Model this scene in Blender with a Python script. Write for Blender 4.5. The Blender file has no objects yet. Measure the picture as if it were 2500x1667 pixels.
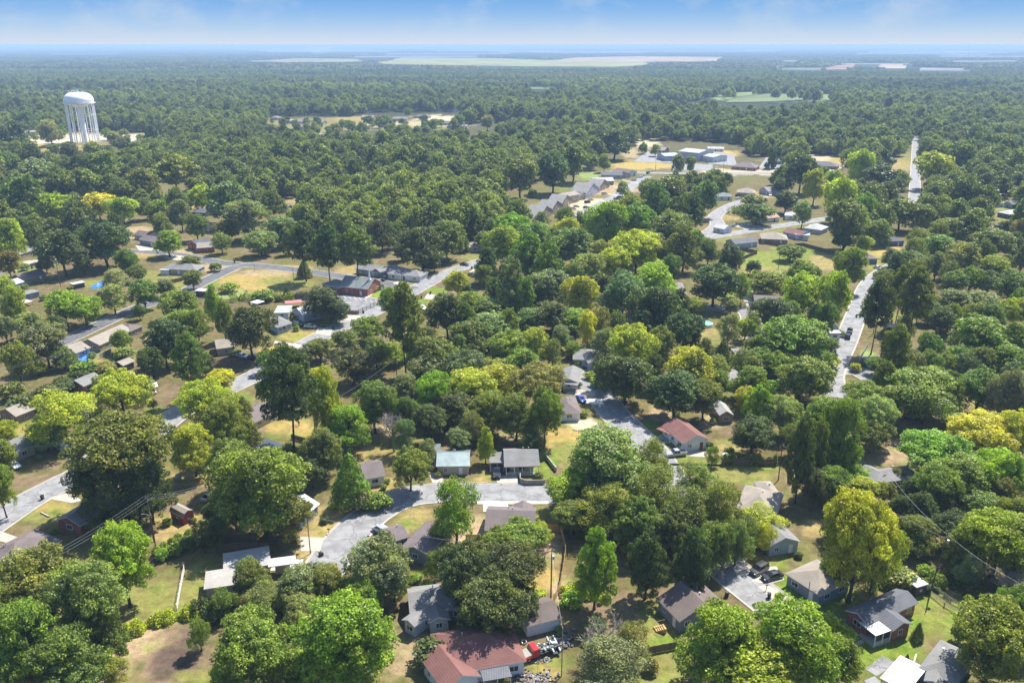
import bpy, math, random
import numpy as np
from mathutils import Vector, noise
R = math.radians
random.seed(7)
# ------------------------------------------------------------ camera, sky, sun, exposure
sc = bpy.context.scene
col = sc.collection
W0, H0, F0, HOR, CAMZ = 2500.0, 1667.0, 2050.0, 110.0, 102.0
TH = math.atan((H0/2-HOR)/F0)
cam = bpy.data.objects.new("camera", bpy.data.cameras.new("camera"))
col.objects.link(cam)
cam.location = (0, 0, CAMZ)
cam.rotation_euler = (math.pi/2-TH, 0, 0)
cam.data.sensor_width = 36; cam.data.sensor_fit = 'HORIZONTAL'
cam.data.lens = F0/W0*36
cam.data.clip_start = 1; cam.data.clip_end = 150000
sc.camera = cam
sc.view_settings.view_transform = 'Standard'
sc.view_settings.look = 'None'
sc.view_settings.exposure = 1.0
sc.view_settings.gamma = 1
SUN_EL, SUN_AZ = R(56), R(38)         # azimuth from +Y (away from the camera) towards +X
sdir = Vector((math.sin(SUN_AZ)*math.cos(SUN_EL), math.cos(SUN_AZ)*math.cos(SUN_EL), math.sin(SUN_EL)))
sl = bpy.data.lights.new("sun", 'SUN'); sl.energy = 5.0; sl.angle = R(0.5); sl.color = (1, .95, .865)
so = bpy.data.objects.new("sun", sl); col.objects.link(so)
so.rotation_euler = sdir.to_track_quat('Z', 'Y').to_euler(); so.location = (0, 0, 300)
wd = bpy.data.worlds.new("World"); sc.world = wd; wd.use_nodes = True
nt = wd.node_tree; N = nt.nodes; L = nt.links
bg = N['Background']; bg.inputs[1].default_value = 0.12
sky = N.new('ShaderNodeTexSky'); sky.sky_type = 'NISHITA'; sky.sun_disc = False
sky.sun_elevation = SUN_EL; sky.sun_rotation = SUN_AZ; sky.altitude = 100; sky.ozone_density = 2.0; sky.dust_density = .4; sky.air_density = 1.0
tc = N.new('ShaderNodeTexCoord'); sep = N.new('ShaderNodeSeparateXYZ'); L.new(tc.outputs['Generated'], sep.inputs[0])
# low band of the sky: pale at the horizon, clear blue a few degrees up, thin wisps of cirrus
ramp = N.new('ShaderNodeValToRGB'); L.new(sep.outputs[2], ramp.inputs[0])
cr = ramp.color_ramp; cr.elements[0].position = 0.0; cr.elements[0].color = (2.9, 3.2, 3.6, 1)
cr.elements[1].position = 1.0; cr.elements[1].color = (.5, 1.3, 3.2, 1)
for p, c in ((.007, (2.55, 3.0, 3.6)), (.020, (1.8, 2.6, 3.6)), (.034, (1.2, 2.15, 3.55)), (.05, (.78, 1.8, 3.5)), (.10, (.3, 1.1, 3.0)), (.3, (.5, 1.2, 3.2))):
    e = cr.elements.new(p); e.color = (*c, 1)
nz = N.new('ShaderNodeTexNoise'); nz.inputs['Scale'].default_value = 3.2; nz.inputs['Detail'].default_value = 9; nz.inputs['Roughness'].default_value = .62
mp = N.new('ShaderNodeMapping'); mp.inputs['Scale'].default_value = (4.6, 2.0, 7.5); mp.inputs['Rotation'].default_value = (.25, .5, .2)
mp.inputs['Location'].default_value = (.7, .0, .2)
L.new(tc.outputs['Generated'], mp.inputs[0]); L.new(mp.outputs[0], nz.inputs['Vector'])
cw = N.new('ShaderNodeMapRange'); cw.inputs[1].default_value = .47; cw.inputs[2].default_value = .72; cw.inputs[4].default_value = .5
L.new(nz.outputs[0], cw.inputs[0])
mx = N.new('ShaderNodeMix'); mx.data_type = 'RGBA'; L.new(cw.outputs[0], mx.inputs[0]); L.new(ramp.outputs[0], mx.inputs[6]); mx.inputs[7].default_value = (2.6, 3.0, 3.5, 1)
mr = N.new('ShaderNodeMapRange'); mr.inputs[1].default_value = .10; mr.inputs[2].default_value = .38; L.new(sep.outputs[2], mr.inputs[0])
m2 = N.new('ShaderNodeMix'); m2.data_type = 'RGBA'; L.new(mr.outputs[0], m2.inputs[0]); L.new(mx.outputs[2], m2.inputs[6]); L.new(sky.outputs[0], m2.inputs[7])
L.new(m2.outputs[2], bg.inputs[0])
sc.cycles.max_bounces = 6; sc.cycles.diffuse_bounces = 2; sc.cycles.glossy_bounces = 2; sc.cycles.transmission_bounces = 3
sc.cycles.volume_bounces = 0; sc.cycles.transparent_max_bounces = 4
sc.cycles.use_adaptive_sampling = True; sc.cycles.caustics_reflective = False; sc.cycles.caustics_refractive = False

# ------------------------------------------------------------ mapping of the photo's viewpoint to the ground
def P(px, py, z=0.0):
    u = (px-W0/2)/F0; v = -(py-H0/2)/F0
    dx, dy, dz = u, math.cos(TH)+v*math.sin(TH), -math.sin(TH)+v*math.cos(TH)
    if dz > -1e-5: dz = -1e-5
    t = (z-CAMZ)/dz
    return Vector((dx*t, dy*t, z))
def proj(x, y, z):
    z = z-CAMZ
    d = y*math.cos(TH)-z*math.sin(TH); v = y*math.sin(TH)+z*math.cos(TH)
    return W0/2+x/d*F0, H0/2-v/d*F0, d
def inpoly(px, py, poly):
    px = np.asarray(px); py = np.asarray(py); r = np.zeros(px.shape, bool); n = len(poly)
    for i in range(n):
        x1, y1 = poly[i]; x2, y2 = poly[(i+1) % n]
        if y1 == y2: continue
        c = ((y1 > py) != (y2 > py)) & (px < (x2-x1)*(py-y1)/(y2-y1)+x1)
        r ^= c
    return r
# ------------------------------------------------------------ materials
MATS = {}
def nmat(name):
    m = bpy.data.materials.new(name); m.use_nodes = True
    return m, m.node_tree.nodes, m.node_tree.links, m.node_tree.nodes['Principled BSDF']
def mixc(N, L, fac, a, b, blend='MIX'):
    m = N.new('ShaderNodeMix'); m.data_type = 'RGBA'; m.blend_type = blend
    for i, v in ((0, fac), (6, a), (7, b)):
        if hasattr(v, 'links') or hasattr(v, 'is_linked'): L.new(v, m.inputs[i])
        elif i == 0: m.inputs[0].default_value = v
        else: m.inputs[i].default_value = (*v[:3], 1)
    return m.outputs[2]
def noi(N, L, scale, detail=4, rough=.55, co='Object', dims=None):
    t = N.new('ShaderNodeTexCoord'); n = N.new('ShaderNodeTexNoise')
    n.inputs['Scale'].default_value = scale; n.inputs['Detail'].default_value = detail; n.inputs['Roughness'].default_value = rough
    L.new(t.outputs[co], n.inputs['Vector']); return n.outputs[0]
def rng(N, L, s, a, b, c=0., d=1.):
    m = N.new('ShaderNodeMapRange'); L.new(s, m.inputs[0])
    for i, v in ((1, a), (2, b), (3, c), (4, d)): m.inputs[i].default_value = v
    return m.outputs[0]
def bump(N, L, b, h, st=.4, dist=.05):
    n = N.new('ShaderNodeBump'); n.inputs['Strength'].default_value = st; n.inputs['Distance'].default_value = dist
    L.new(h, n.inputs['Height']); L.new(n.outputs[0], b.inputs['Normal'])
def plain(name, c, rough=.6, metal=0., var=.12, scale=1.5, spec=.4):
    if name in MATS: return MATS[name]
    m, N, L, b = nmat(name)
    f = rng(N, L, noi(N, L, scale, 5), .3, .7)
    L.new(mixc(N, L, f, [x*(1-var) for x in c], [min(1, x*(1+var)) for x in c]), b.inputs['Base Color'])
    b.inputs['Roughness'].default_value = rough; b.inputs['Metallic'].default_value = metal; b.inputs['Specular IOR Level'].default_value = spec
    MATS[name] = m; return m
def roofmat(c, kind='shingle'):
    key = 'roof_%s_%s' % (kind, '_'.join('%.2f' % x for x in c))
    if key in MATS: return MATS[key]
    m, N, L, b = nmat(key)
    a = rng(N, L, noi(N, L, .35, 5, .6), .3, .7); g = rng(N, L, noi(N, L, 5, 3, .8), .3, .7)
    c1 = mixc(N, L, a, [x*.78 for x in c], [x*1.16 for x in c])
    if kind == 'metal':
        w = N.new('ShaderNodeTexWave'); w.inputs['Scale'].default_value = 1.1; t = N.new('ShaderNodeTexCoord'); L.new(t.outputs['Object'], w.inputs['Vector'])
        c1 = mixc(N, L, rng(N, L, w.outputs[1], .0, .25, .22, 0.), c1, [x*.5 for x in c]); b.inputs['Roughness'].default_value = .38; b.inputs['Metallic'].default_value = .25
        bump(N, L, b, w.outputs[1], .3, .04)
    else:
        c1 = mixc(N, L, rng(N, L, g, 0, 1, 0, .45), c1, [x*.55 for x in c]); b.inputs['Roughness'].default_value = .85
        w = N.new('ShaderNodeTexWave'); w.bands_direction = 'Z'; w.inputs['Scale'].default_value = 1.6; t = N.new('ShaderNodeTexCoord'); L.new(t.outputs['Object'], w.inputs['Vector'])
        bump(N, L, b, w.outputs[1], .35, .03)
    st = rng(N, L, noi(N, L, .9, 6, .7), .60, .72, 0, .4)
    c1 = mixc(N, L, st, c1, [x*.45 for x in c])
    L.new(c1, b.inputs['Base Color']); MATS[key] = m; return m
def wallmat(c, kind='siding'):
    key = 'wall_%s_%s' % (kind, '_'.join('%.2f' % x for x in c))
    if key in MATS: return MATS[key]
    m, N, L, b = nmat(key); t = N.new('ShaderNodeTexCoord')
    if kind == 'brick':
        s = N.new('ShaderNodeSeparateXYZ'); L.new(t.outputs['Object'], s.inputs[0]); ad = N.new('ShaderNodeMath'); L.new(s.outputs[0], ad.inputs[0]); L.new(s.outputs[1], ad.inputs[1])
        cb = N.new('ShaderNodeCombineXYZ'); L.new(ad.outputs[0], cb.inputs[0]); L.new(s.outputs[2], cb.inputs[1])
        br = N.new('ShaderNodeTexBrick'); br.inputs['Scale'].default_value = 2.2; L.new(cb.outputs[0], br.inputs['Vector'])
        br.inputs['Color1'].default_value = (*[x*.75 for x in c], 1); br.inputs['Color2'].default_value = (*[x*1.3 for x in c], 1); br.inputs['Mortar'].default_value = (.35, .3, .26, 1); br.inputs['Mortar Size'].default_value = .012
        c1 = mixc(N, L, rng(N, L, noi(N, L, .7, 4), .35, .65), br.outputs[0], [x*.8 for x in c])
    else:
        w = N.new('ShaderNodeTexWave'); w.bands_direction = 'Z'; w.wave_profile = 'SAW'; w.inputs['Scale'].default_value = 1.4; L.new(t.outputs['Object'], w.inputs['Vector'])
        c1 = mixc(N, L, rng(N, L, noi(N, L, .6, 5, .7), .3, .75), c, [x*.82 for x in c])
        c1 = mixc(N, L, rng(N, L, w.outputs[1], 0, .2, .3, 0), c1, [x*.55 for x in c]); bump(N, L, b, w.outputs[1], .4, .03)
    L.new(c1, b.inputs['Base Color']); b.inputs['Roughness'].default_value = .75; MATS[key] = m; return m
def objcolmat(name, rough=.3, metal=.3, coat=.5):
    m, N, L, b = nmat(name); o = N.new('ShaderNodeObjectInfo'); f = rng(N, L, noi(N, L, 1.2, 4), .3, .7, .88, 1.08)
    v = N.new('ShaderNodeVectorMath'); v.operation = 'SCALE'; L.new(o.outputs['Color'], v.inputs[0]); L.new(f, v.inputs['Scale'])
    L.new(v.outputs[0], b.inputs['Base Color']); b.inputs['Roughness'].default_value = rough; b.inputs['Metallic'].default_value = metal; b.inputs['Coat Weight'].default_value = coat
    MATS[name] = m; return m
M_paint = objcolmat('car_paint')
M_glass = plain('dark_glass', (.02, .025, .03), .08, 0, .1, spec=.8)
M_tyre = plain('rubber', (.02, .02, .02), .9)
M_rim = plain('wheel_metal', (.4, .4, .42), .3, .8)
M_white = plain('white_trim', (.72, .72, .70), .5)
M_black = plain('black_plastic', (.018, .018, .02), .45)
M_lamp = plain('lamp_lens', (.75, .75, .72), .15, 0, .05)
M_red = plain('red_paint', (.42, .02, .025), .35)
M_tail = plain('tail_lens', (.35, .01, .01), .25)
M_wood = plain('weathered_wood', (.16, .115, .075), .85, 0, .35, 2.5)
M_newwood = plain('new_fence_wood', (.50, .32, .13), .8, 0, .25, 2.0)
M_greywood = plain('grey_fence_wood', (.30, .27, .22), .85, 0, .3, 2.0)
M_pole = plain('creosote_pole', (.10, .075, .055), .9, 0, .3)
M_conc = plain('concrete', (.38, .345, .29), .85, 0, .16, .35)
M_concw = plain('white_concrete', (.62, .60, .56), .8, 0, .08, .3)
M_steel = plain('galvanised_steel', (.45, .46, .48), .4, .6)
M_wire = plain('wire_alloy', (.32, .32, .32), .5, .3)
M_bark = plain('bark', (.075, .055, .04), .95, 0, .4, 3.0)
M_greybark = plain('pale_bark', (.30, .26, .21), .9, 0, .3, 3.0)
M_rock = plain('pale_rock', (.52, .46, .38), .9, 0, .3, 1.5)
M_blue = plain('blue_tarp', (.03, .16, .55), .5, 0, .3, 1.0)
M_pink = plain('skin', (.35, .2, .14), .6)
M_navy = plain('dark_cloth', (.02, .02, .03), .9)
M_trim = {}
def leafmat(name, individual, k=1.):
    m, N, L, b = nmat(name); o = N.new('ShaderNodeObjectInfo')
    at = N.new('ShaderNodeAttribute'); at.attribute_name = 'tone'
    if individual: base = o.outputs['Color']
    else:
        rp = N.new('ShaderNodeValToRGB'); e = rp.color_ramp; e.interpolation = 'LINEAR'
        e.elements[0].position = 0; e.elements[0].color = (.085, .100, .026, 1); e.elements[1].position = 1; e.elements[1].color = (.35, .33, .05, 1)
        for p, c in ((.3, (.138, .154, .031)), (.55, (.180, .205, .040)), (.8, (.235, .250, .045)), (.93, (.285, .295, .05))):
            x = e.elements.new(p); x.color = (*c, 1)
        n2 = N.new('ShaderNodeTexNoise'); n2.inputs['Scale'].default_value = 1; n2.inputs['Detail'].default_value = 3; sv = N.new('ShaderNodeVectorMath'); sv.operation = 'MULTIPLY'; sv.inputs[1].default_value = (.0016, .0034, 1); L.new(o.outputs['Location'], sv.inputs[0]); L.new(sv.outputs[0], n2.inputs['Vector'])
        ad = N.new('ShaderNodeMath'); ad.operation = 'MULTIPLY_ADD'; L.new(o.outputs['Random'], ad.inputs[0]); ad.inputs[1].default_value = .60
        L.new(rng(N, L, n2.outputs[0], .33, .67, -.18, .45), ad.inputs[2]); L.new(ad.outputs[0], rp.inputs[0]); base = rp.outputs[0]
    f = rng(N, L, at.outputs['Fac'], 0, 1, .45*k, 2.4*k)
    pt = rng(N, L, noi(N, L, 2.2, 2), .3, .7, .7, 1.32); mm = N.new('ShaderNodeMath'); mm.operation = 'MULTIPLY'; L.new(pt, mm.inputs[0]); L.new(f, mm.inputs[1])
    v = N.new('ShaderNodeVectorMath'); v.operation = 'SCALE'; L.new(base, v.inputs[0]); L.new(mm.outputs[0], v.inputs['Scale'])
    yel = mixc(N, L, 1.0, v.outputs[0], (1.16, 1.10, .65), 'MULTIPLY')
    c = mixc(N, L, rng(N, L, noi(N, L, 3.0 if individual else 2.0, 3), .42, .62), v.outputs[0], yel)
    L.new(c, b.inputs['Base Color']); b.inputs['Roughness'].default_value = .5; b.inputs['Specular IOR Level'].default_value = .32
    tr = N.new('ShaderNodeBsdfTranslucent'); L.new(mixc(N, L, 1., c, (1.15, 1.45, .45), 'MULTIPLY'), tr.inputs[0])
    ms = N.new('ShaderNodeMixShader'); ms.inputs[0].default_value = .34; L.new(b.outputs[0], ms.inputs[1]); L.new(tr.outputs[0], ms.inputs[2])
    L.new(ms.outputs[0], N['Material Output'].inputs['Surface']); MATS[name] = m; return m
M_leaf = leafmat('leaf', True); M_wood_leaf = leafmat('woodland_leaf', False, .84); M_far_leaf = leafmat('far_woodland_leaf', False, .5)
# ------------------------------------------------------------ mesh builder
class MB:
    def __init__(s): s.v = []; s.f = []; s.m = []
    def face(s, pts, mi=0):
        n = len(s.v); s.v += [tuple(p) for p in pts]; s.f.append(tuple(range(n, n+len(pts)))); s.m.append(mi)
    def box(s, o, ax, ay, az, mi=0):
        o, ax, ay, az = map(Vector, (o, ax, ay, az)); n = len(s.v)
        s.v += [tuple(o+ax*i+ay*j+az*k) for k in (0, 1) for j in (0, 1) for i in (0, 1)]
        s.f += [tuple(n+i for i in q) for q in ((0, 2, 3, 1), (4, 5, 7, 6), (0, 1, 5, 4), (2, 6, 7, 3), (0, 4, 6, 2), (1, 3, 7, 5))]; s.m += [mi]*6
    def cbox(s, c, sx, sy, sz, mi=0, ang=0):
        ca, sa = math.cos(ang), math.sin(ang); ax = Vector((ca, sa, 0))*sx; ay = Vector((-sa, ca, 0))*sy
        s.box(Vector(c)-ax/2-ay/2, ax, ay, (0, 0, sz), mi)
    def tube(s, pts, rad, n=6, mi=0, cap=True):
        pts = [Vector(p) for p in pts]; rings = []
        for i, p in enumerate(pts):
            d = (pts[min(i+1, len(pts)-1)]-pts[max(i-1, 0)]).normalized()
            a = d.orthogonal().normalized() if abs(d.z) < .9 else Vector((1, 0, 0)); a = (a-d*a.dot(d)).normalized(); b = d.cross(a)
            r = rad[i] if isinstance(rad, (list, tuple)) else rad
            k = len(s.v); s.v += [tuple(p+(a*math.cos(2*math.pi*j/n)+b*math.sin(2*math.pi*j/n))*r) for j in range(n)]; rings.append(k)
        for r0, r1 in zip(rings, rings[1:]):
            for j in range(n): s.f.append((r0+j, r0+(j+1) % n, r1+(j+1) % n, r1+j)); s.m.append(mi)
        if cap:
            s.f.append(tuple(rings[0]+j for j in range(n))[::-1]); s.f.append(tuple(rings[-1]+j for j in range(n))); s.m += [mi, mi]
    def lathe(s, prof, n=24, c=(0, 0, 0), mi=0):
        c = Vector(c); rings = []
        for r, z in prof:
            k = len(s.v); s.v += [tuple(c+Vector((r*math.cos(2*math.pi*j/n), r*math.sin(2*math.pi*j/n), z))) for j in range(n)]; rings.append(k)
        for r0, r1 in zip(rings, rings[1:]):
            for j in range(n): s.f.append((r0+j, r0+(j+1) % n, r1+(j+1) % n, r1+j)); s.m.append(mi)
        s.f.append(tuple(rings[0]+j for j in range(n))[::-1]); s.f.append(tuple(rings[-1]+j for j in range(n))); s.m += [mi, mi]
    def build(s, name, mats, parent=None, smooth=False, origin=None, loc=None):
        me = bpy.data.meshes.new(name); o = Vector((0, 0, 0))
        if parent is not None and origin is None and not parent.get('_local'): o = Vector(parent.location) if parent.parent is None else Vector(parent.parent.location)+Vector(parent.location)
        if origin is not None: o = Vector(origin)
        me.from_pydata([(x-o.x, y-o.y, z-o.z) for x, y, z in s.v], [], s.f)
        if not isinstance(mats, (list, tuple)): mats = [mats]
        for m in mats: me.materials.append(m)
        if len(mats) > 1: me.polygons.foreach_set('material_index', s.m)
        if smooth: me.polygons.foreach_set('use_smooth', [True]*len(me.polygons))
        me.update()
        ob = bpy.data.objects.new(name, me); col.objects.link(ob)
        if parent is not None: ob.parent = parent
        elif origin is not None: ob.location = origin
        if loc is not None: ob.location = loc
        return ob
def tag(o, label=None, cat=None, group=None, kind=None):
    if label: o['label'] = label
    if cat: o['category'] = cat
    if group: o['group'] = group
    if kind: o['kind'] = kind
    return o
def empty(name, loc, rz=0, label=None, cat=None, group=None):
    o = bpy.data.objects.new(name, None); col.objects.link(o); o.location = loc; o.rotation_euler = (0, 0, rz); o.empty_display_size = .5
    return tag(o, label, cat, group)
def copy_tree(o, parent=None):
    c = o.copy(); col.objects.link(c); c.parent = parent
    for ch in list(KIDS.get(o, ())):
        KIDS.setdefault(c, []).append(copy_tree(ch, c))
    return c
KIDS = {}
def reg(o):
    KIDS[o] = [c for c in o.children]
    for c in o.children: reg(c)
def smooth_line(pts, step=3.0):
    out = []
    n = len(pts)
    for i in range(n-1):
        p0, p1, p2, p3 = pts[max(i-1, 0)], pts[i], pts[i+1], pts[min(i+2, n-1)]
        k = max(2, int((p2-p1).length/step))
        for j in range(k):
            t = j/k; t2 = t*t; t3 = t2*t
            out.append(.5*((2*p1)+(p2-p0)*t+(2*p0-5*p1+4*p2-p3)*t2+(3*p1-p0-3*p2+p3)*t3))
    out.append(pts[-1]); return out
HAZE = 1.35e-4; HAZEC = (.50, .71, .98, 1)
# ------------------------------------------------------------ ground: one sheet to the horizon, its soil and grass colours held per vertex
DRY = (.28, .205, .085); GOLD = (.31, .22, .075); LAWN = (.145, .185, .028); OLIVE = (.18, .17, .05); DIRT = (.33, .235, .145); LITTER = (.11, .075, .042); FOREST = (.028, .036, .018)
PALE = (.46, .37, .27); FGREEN = (.22, .26, .085); BROWNY = (.18, .125, .08)
# (px, py, half width px, half height px, colour, strength)
BLOBS = [
 (200,1560,240,130,OLIVE,.6),(420,1600,90,70,BROWNY,1),(330,1560,70,40,DIRT,1),(390,1470,80,40,OLIVE,1),(470,1440,30,50,OLIVE,1),(250,1640,60,40,DIRT,.9),(420,1618,48,42,(.085,.058,.048),.85),(470,1560,30,30,(.10,.07,.055),.6),(300,1590,40,30,DIRT,.6),(480,1650,60,20,OLIVE,1),
 (80,1245,110,28,OLIVE,1),(120,1225,60,20,GOLD,.6),(420,1290,70,35,DRY,1),(560,1225,60,30,DIRT,.8),(480,1170,60,20,DRY,.9),
 (800,1270,40,30,DRY,1),(770,1310,40,30,DRY,1),(740,1350,30,16,DRY,1),(850,1230,60,20,BROWNY,.8),(930,1185,50,16,DRY,1),
 (1000,1270,50,30,OLIVE,1),(1020,1255,40,16,DRY,.8),(960,1300,40,10,DIRT,.8),(1150,1300,40,45,DIRT,1),(1330,1330,45,40,DIRT,1),(1325,1410,45,30,GOLD,1),(1370,1440,20,30,DIRT,1),
 (1330,1265,40,20,OLIVE,1),(1405,1080,70,38,GOLD,1),(1400,1110,60,25,OLIVE,1),(1325,1140,28,30,LAWN,1),(1190,1165,22,16,OLIVE,1),(1170,1175,25,10,DRY,1),(1420,1035,40,12,PALE,1),
 (1445,925,30,14,FGREEN,1),(1440,955,40,10,PALE,1),(1600,1060,50,20,OLIVE,1),(1580,1040,40,12,LAWN,.6),(1650,1130,60,30,OLIVE,1),(1810,1150,90,28,OLIVE,1),(1790,1085,50,14,OLIVE,.9),
 (1740,1100,60,14,DRY,.8),(1740,1010,25,30,DIRT,.9),(1620,1010,30,20,DIRT,.9),(1950,1160,25,40,DIRT,.8),
 (1100,1600,40,60,OLIVE,.6),(1330,1630,50,30,OLIVE,1),(1330,1640,30,16,GOLD,.5),(1560,1540,80,60,OLIVE,1),(1600,1570,60,24,LAWN,.7),(1560,1640,110,40,OLIVE,1),(1500,1500,60,50,BROWNY,.8),(1640,1410,50,50,BROWNY,.8),(1650,1330,30,30,DIRT,.8),
 (1930,1460,50,45,LAWN,1),(2020,1440,80,60,LAWN,.7),(1900,1375,25,20,LAWN,.9),(1870,1360,30,20,DRY,.8),(2080,1590,80,60,LAWN,1),(2200,1585,60,30,LAWN,1),(2280,1500,80,60,LAWN,1),(2290,1480,50,30,OLIVE,.7),(2350,1425,40,20,DRY,1),(2300,1540,60,20,OLIVE,.8),
 (1985,1290,25,20,DRY,.9),(2150,1100,80,30,DIRT,.7),(2260,1030,80,16,DIRT,.8),(2340,985,40,12,DRY,.8),(2130,1240,60,30,DIRT,.5),
 (30,1050,60,25,LAWN,.6),(20,1060,60,18,GOLD,.7),(210,960,40,10,LAWN,.8),(260,1050,60,20,BROWNY,.8),(390,1010,40,16,OLIVE,1),(560,965,40,14,OLIVE,1),(600,975,20,12,LAWN,.4),(90,1170,80,20,BROWNY,.9),
 (715,1045,60,18,GOLD,1),(690,1060,40,8,OLIVE,.6),(920,1110,60,20,DRY,.8),(950,1060,50,20,DIRT,.7),(1060,1090,60,20,BROWNY,.8),(1260,1050,60,25,DIRT,.6),(980,1090,60,20,OLIVE,.6),
 (500,1380,40,60,OLIVE,.8),(1000,1600,60,50,DIRT,.6),(980,1530,40,30,BROWNY,.9),
 (740,820,50,16,GOLD,.9),(720,822,40,12,LAWN,.35),(820,790,40,10,LAWN,.9),(680,860,40,14,GOLD,1),(560,880,60,20,LITTER,.9),
 (240,740,60,12,OLIVE,.8),(200,870,60,14,DRY,.8),(215,890,40,12,DRY,.9),(100,800,40,20,BROWNY,.7),(280,860,50,20,OLIVE,.8),
 (620,690,80,26,GOLD,1),(700,690,60,16,OLIVE,.9),(560,720,40,10,FGREEN,.8),(480,690,60,12,LAWN,.9),(420,690,60,12,OLIVE,1),(650,665,60,8,DIRT,.8),(720,655,40,8,GOLD,.9),(880,660,60,10,DRY,.9),
 (930,715,40,14,LAWN,1.2),(1010,690,60,14,OLIVE,1.1),(1060,670,50,10,OLIVE,1),(980,668,30,8,DRY,.9),(1070,710,25,8,LAWN,.9),(1030,735,25,8,LAWN,.8),(1100,655,60,8,BROWNY,.8),(1160,630,30,8,OLIVE,1),
 (250,695,50,10,OLIVE,1),(40,720,40,12,OLIVE,1),(50,645,80,8,LAWN,.6),(40,660,50,6,FGREEN,.8),(25,680,40,8,OLIVE,.9),(370,670,40,10,OLIVE,.9),(520,655,50,10,DIRT,.9),
 (1860,650,70,35,OLIVE,1.1),(1880,630,70,20,LAWN,.55),(1850,665,40,12,DRY,.9),(1900,670,30,8,FGREEN,.9),(1960,620,60,12,LAWN,.8),(2020,640,40,20,DRY,.9),(2160,610,40,16,GOLD,1.1),(2150,650,40,16,OLIVE,1),(1830,705,30,10,GOLD,.8),(1770,720,30,8,LAWN,.7),
 (1730,830,40,20,OLIVE,.7),(1720,810,30,10,DRY,.7),(1830,830,30,6,DIRT,.9),(2120,870,20,14,FGREEN,.9),(2100,905,30,10,OLIVE,.9),(2220,775,60,8,OLIVE,.9),
 (1760,570,60,14,GOLD,.5),(1780,530,30,10,DRY,.9),(1790,585,40,8,OLIVE,.9),(1900,560,60,10,OLIVE,.8),(1860,475,50,8,GOLD,.8),
 (1290,550,40,14,DRY,1),(1330,510,30,14,OLIVE,1),(1390,460,30,10,LAWN,.5),(1370,480,30,8,DRY,.9),(1440,430,30,10,FGREEN,.8),(1550,405,60,10,GOLD,1.1),(1620,405,100,6,GOLD,1.1),(1760,375,50,6,GOLD,1.2),(1500,460,60,16,DIRT,.9),(1450,500,60,14,PALE,.9),(1540,420,60,6,OLIVE,.7),
 (1580,345,30,16,PALE,.9),(1540,375,20,12,DIRT,.9),(1980,395,90,16,PALE,.8),(2060,395,40,10,GOLD,1),(2150,400,60,8,GOLD,1),(2195,400,40,20,DRY,.8),(2210,380,20,16,OLIVE,.8),(1800,420,110,8,PALE,.8),(2465,530,60,10,OLIVE,.8),(2450,500,60,12,FGREEN,.8),
 (120,350,120,14,DRY,1.1),(220,338,160,9,PALE,1),(100,335,120,9,PALE,.8),(310,335,90,8,PALE,.8),(110,362,60,8,GOLD,.8),
 (850,300,250,12,DRY,.6),(1000,305,120,7,PALE,.6),(900,312,200,6,OLIVE,.7),(780,312,120,8,OLIVE,.9),(720,325,80,8,DRY,.7),(1080,290,60,8,PALE,.9),(870,290,60,4,GOLD,.8),
 (490,505,60,8,DRY,.9),(560,515,60,8,OLIVE,.7),(690,490,60,8,DRY,.8),(340,570,60,14,DIRT,.9),(400,615,80,8,DIRT,.9),(370,625,60,6,GOLD,.7),(850,430,30,6,PALE,.6),
 (1900,238,150,9,FGREEN,1.3),(1600,232,100,5,FGREEN,.7),(1330,214,60,3,FGREEN,.6),
]
def gridline(lo, hi, step, far, ratio):
    a = list(np.arange(lo, hi+1e-6, step)); b = []; x, s = hi, step
    while x < far: s *= ratio; x += s; b.append(x)
    return a, b
a, b = gridline(-170, 170, 1.25, 45000, 1.045); xs = np.array([-v for v in b[::-1]]+a+b)
a, b = gridline(80, 460, 1.25, 90000, 1.022); ys = np.array([-60000, -8000, -900, -100, 0, 50]+a+b)
nx, ny = len(xs), len(ys)
X, Y = np.meshgrid(xs, ys); X = X.ravel(); Y = Y.ravel()
vis = Y > 60
PXg = np.zeros(X.shape); PYg = np.full(X.shape, 5000.)
PXg[vis], PYg[vis], _ = proj(X[vis], Y[vis], 0.)
rs = np.random.RandomState(3)
def fbm(x, y, s, seed=0, octv=4):
    r = np.random.RandomState(seed); out = 0; amp = 1; tot = 0
    for k in range(octv):
        n = 256; g = r.rand(n, n); u = x/s; v = y/s; i = np.floor(u).astype(int); j = np.floor(v).astype(int); fu = u-i; fv = v-j
        fu = fu*fu*(3-2*fu); fv = fv*fv*(3-2*fv)
        A = g[j % n, i % n]*(1-fu)+g[j % n, (i+1) % n]*fu; B = g[(j+1) % n, i % n]*(1-fu)+g[(j+1) % n, (i+1) % n]*fu
        out = out+amp*(A*(1-fv)+B*fv); tot += amp; amp *= .5; s /= 2.1
    return out/tot
n1 = fbm(X, Y, 34, 1)[:, None]; n2 = fbm(X, Y, 9, 2)[:, None]
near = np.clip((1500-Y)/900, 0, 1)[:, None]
C = np.array(LITTER)*(1-n1)+np.array(OLIVE)*n1*.8
t_ = np.clip((n2-.5)*3, 0, 1); C = C*(1-t_)+np.array(BROWNY)*t_
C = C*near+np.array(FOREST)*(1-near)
wx = (fbm(X, Y, 7, 5)-.5)*2; wy = (fbm(X, Y, 7, 6)-.5)*2
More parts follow.
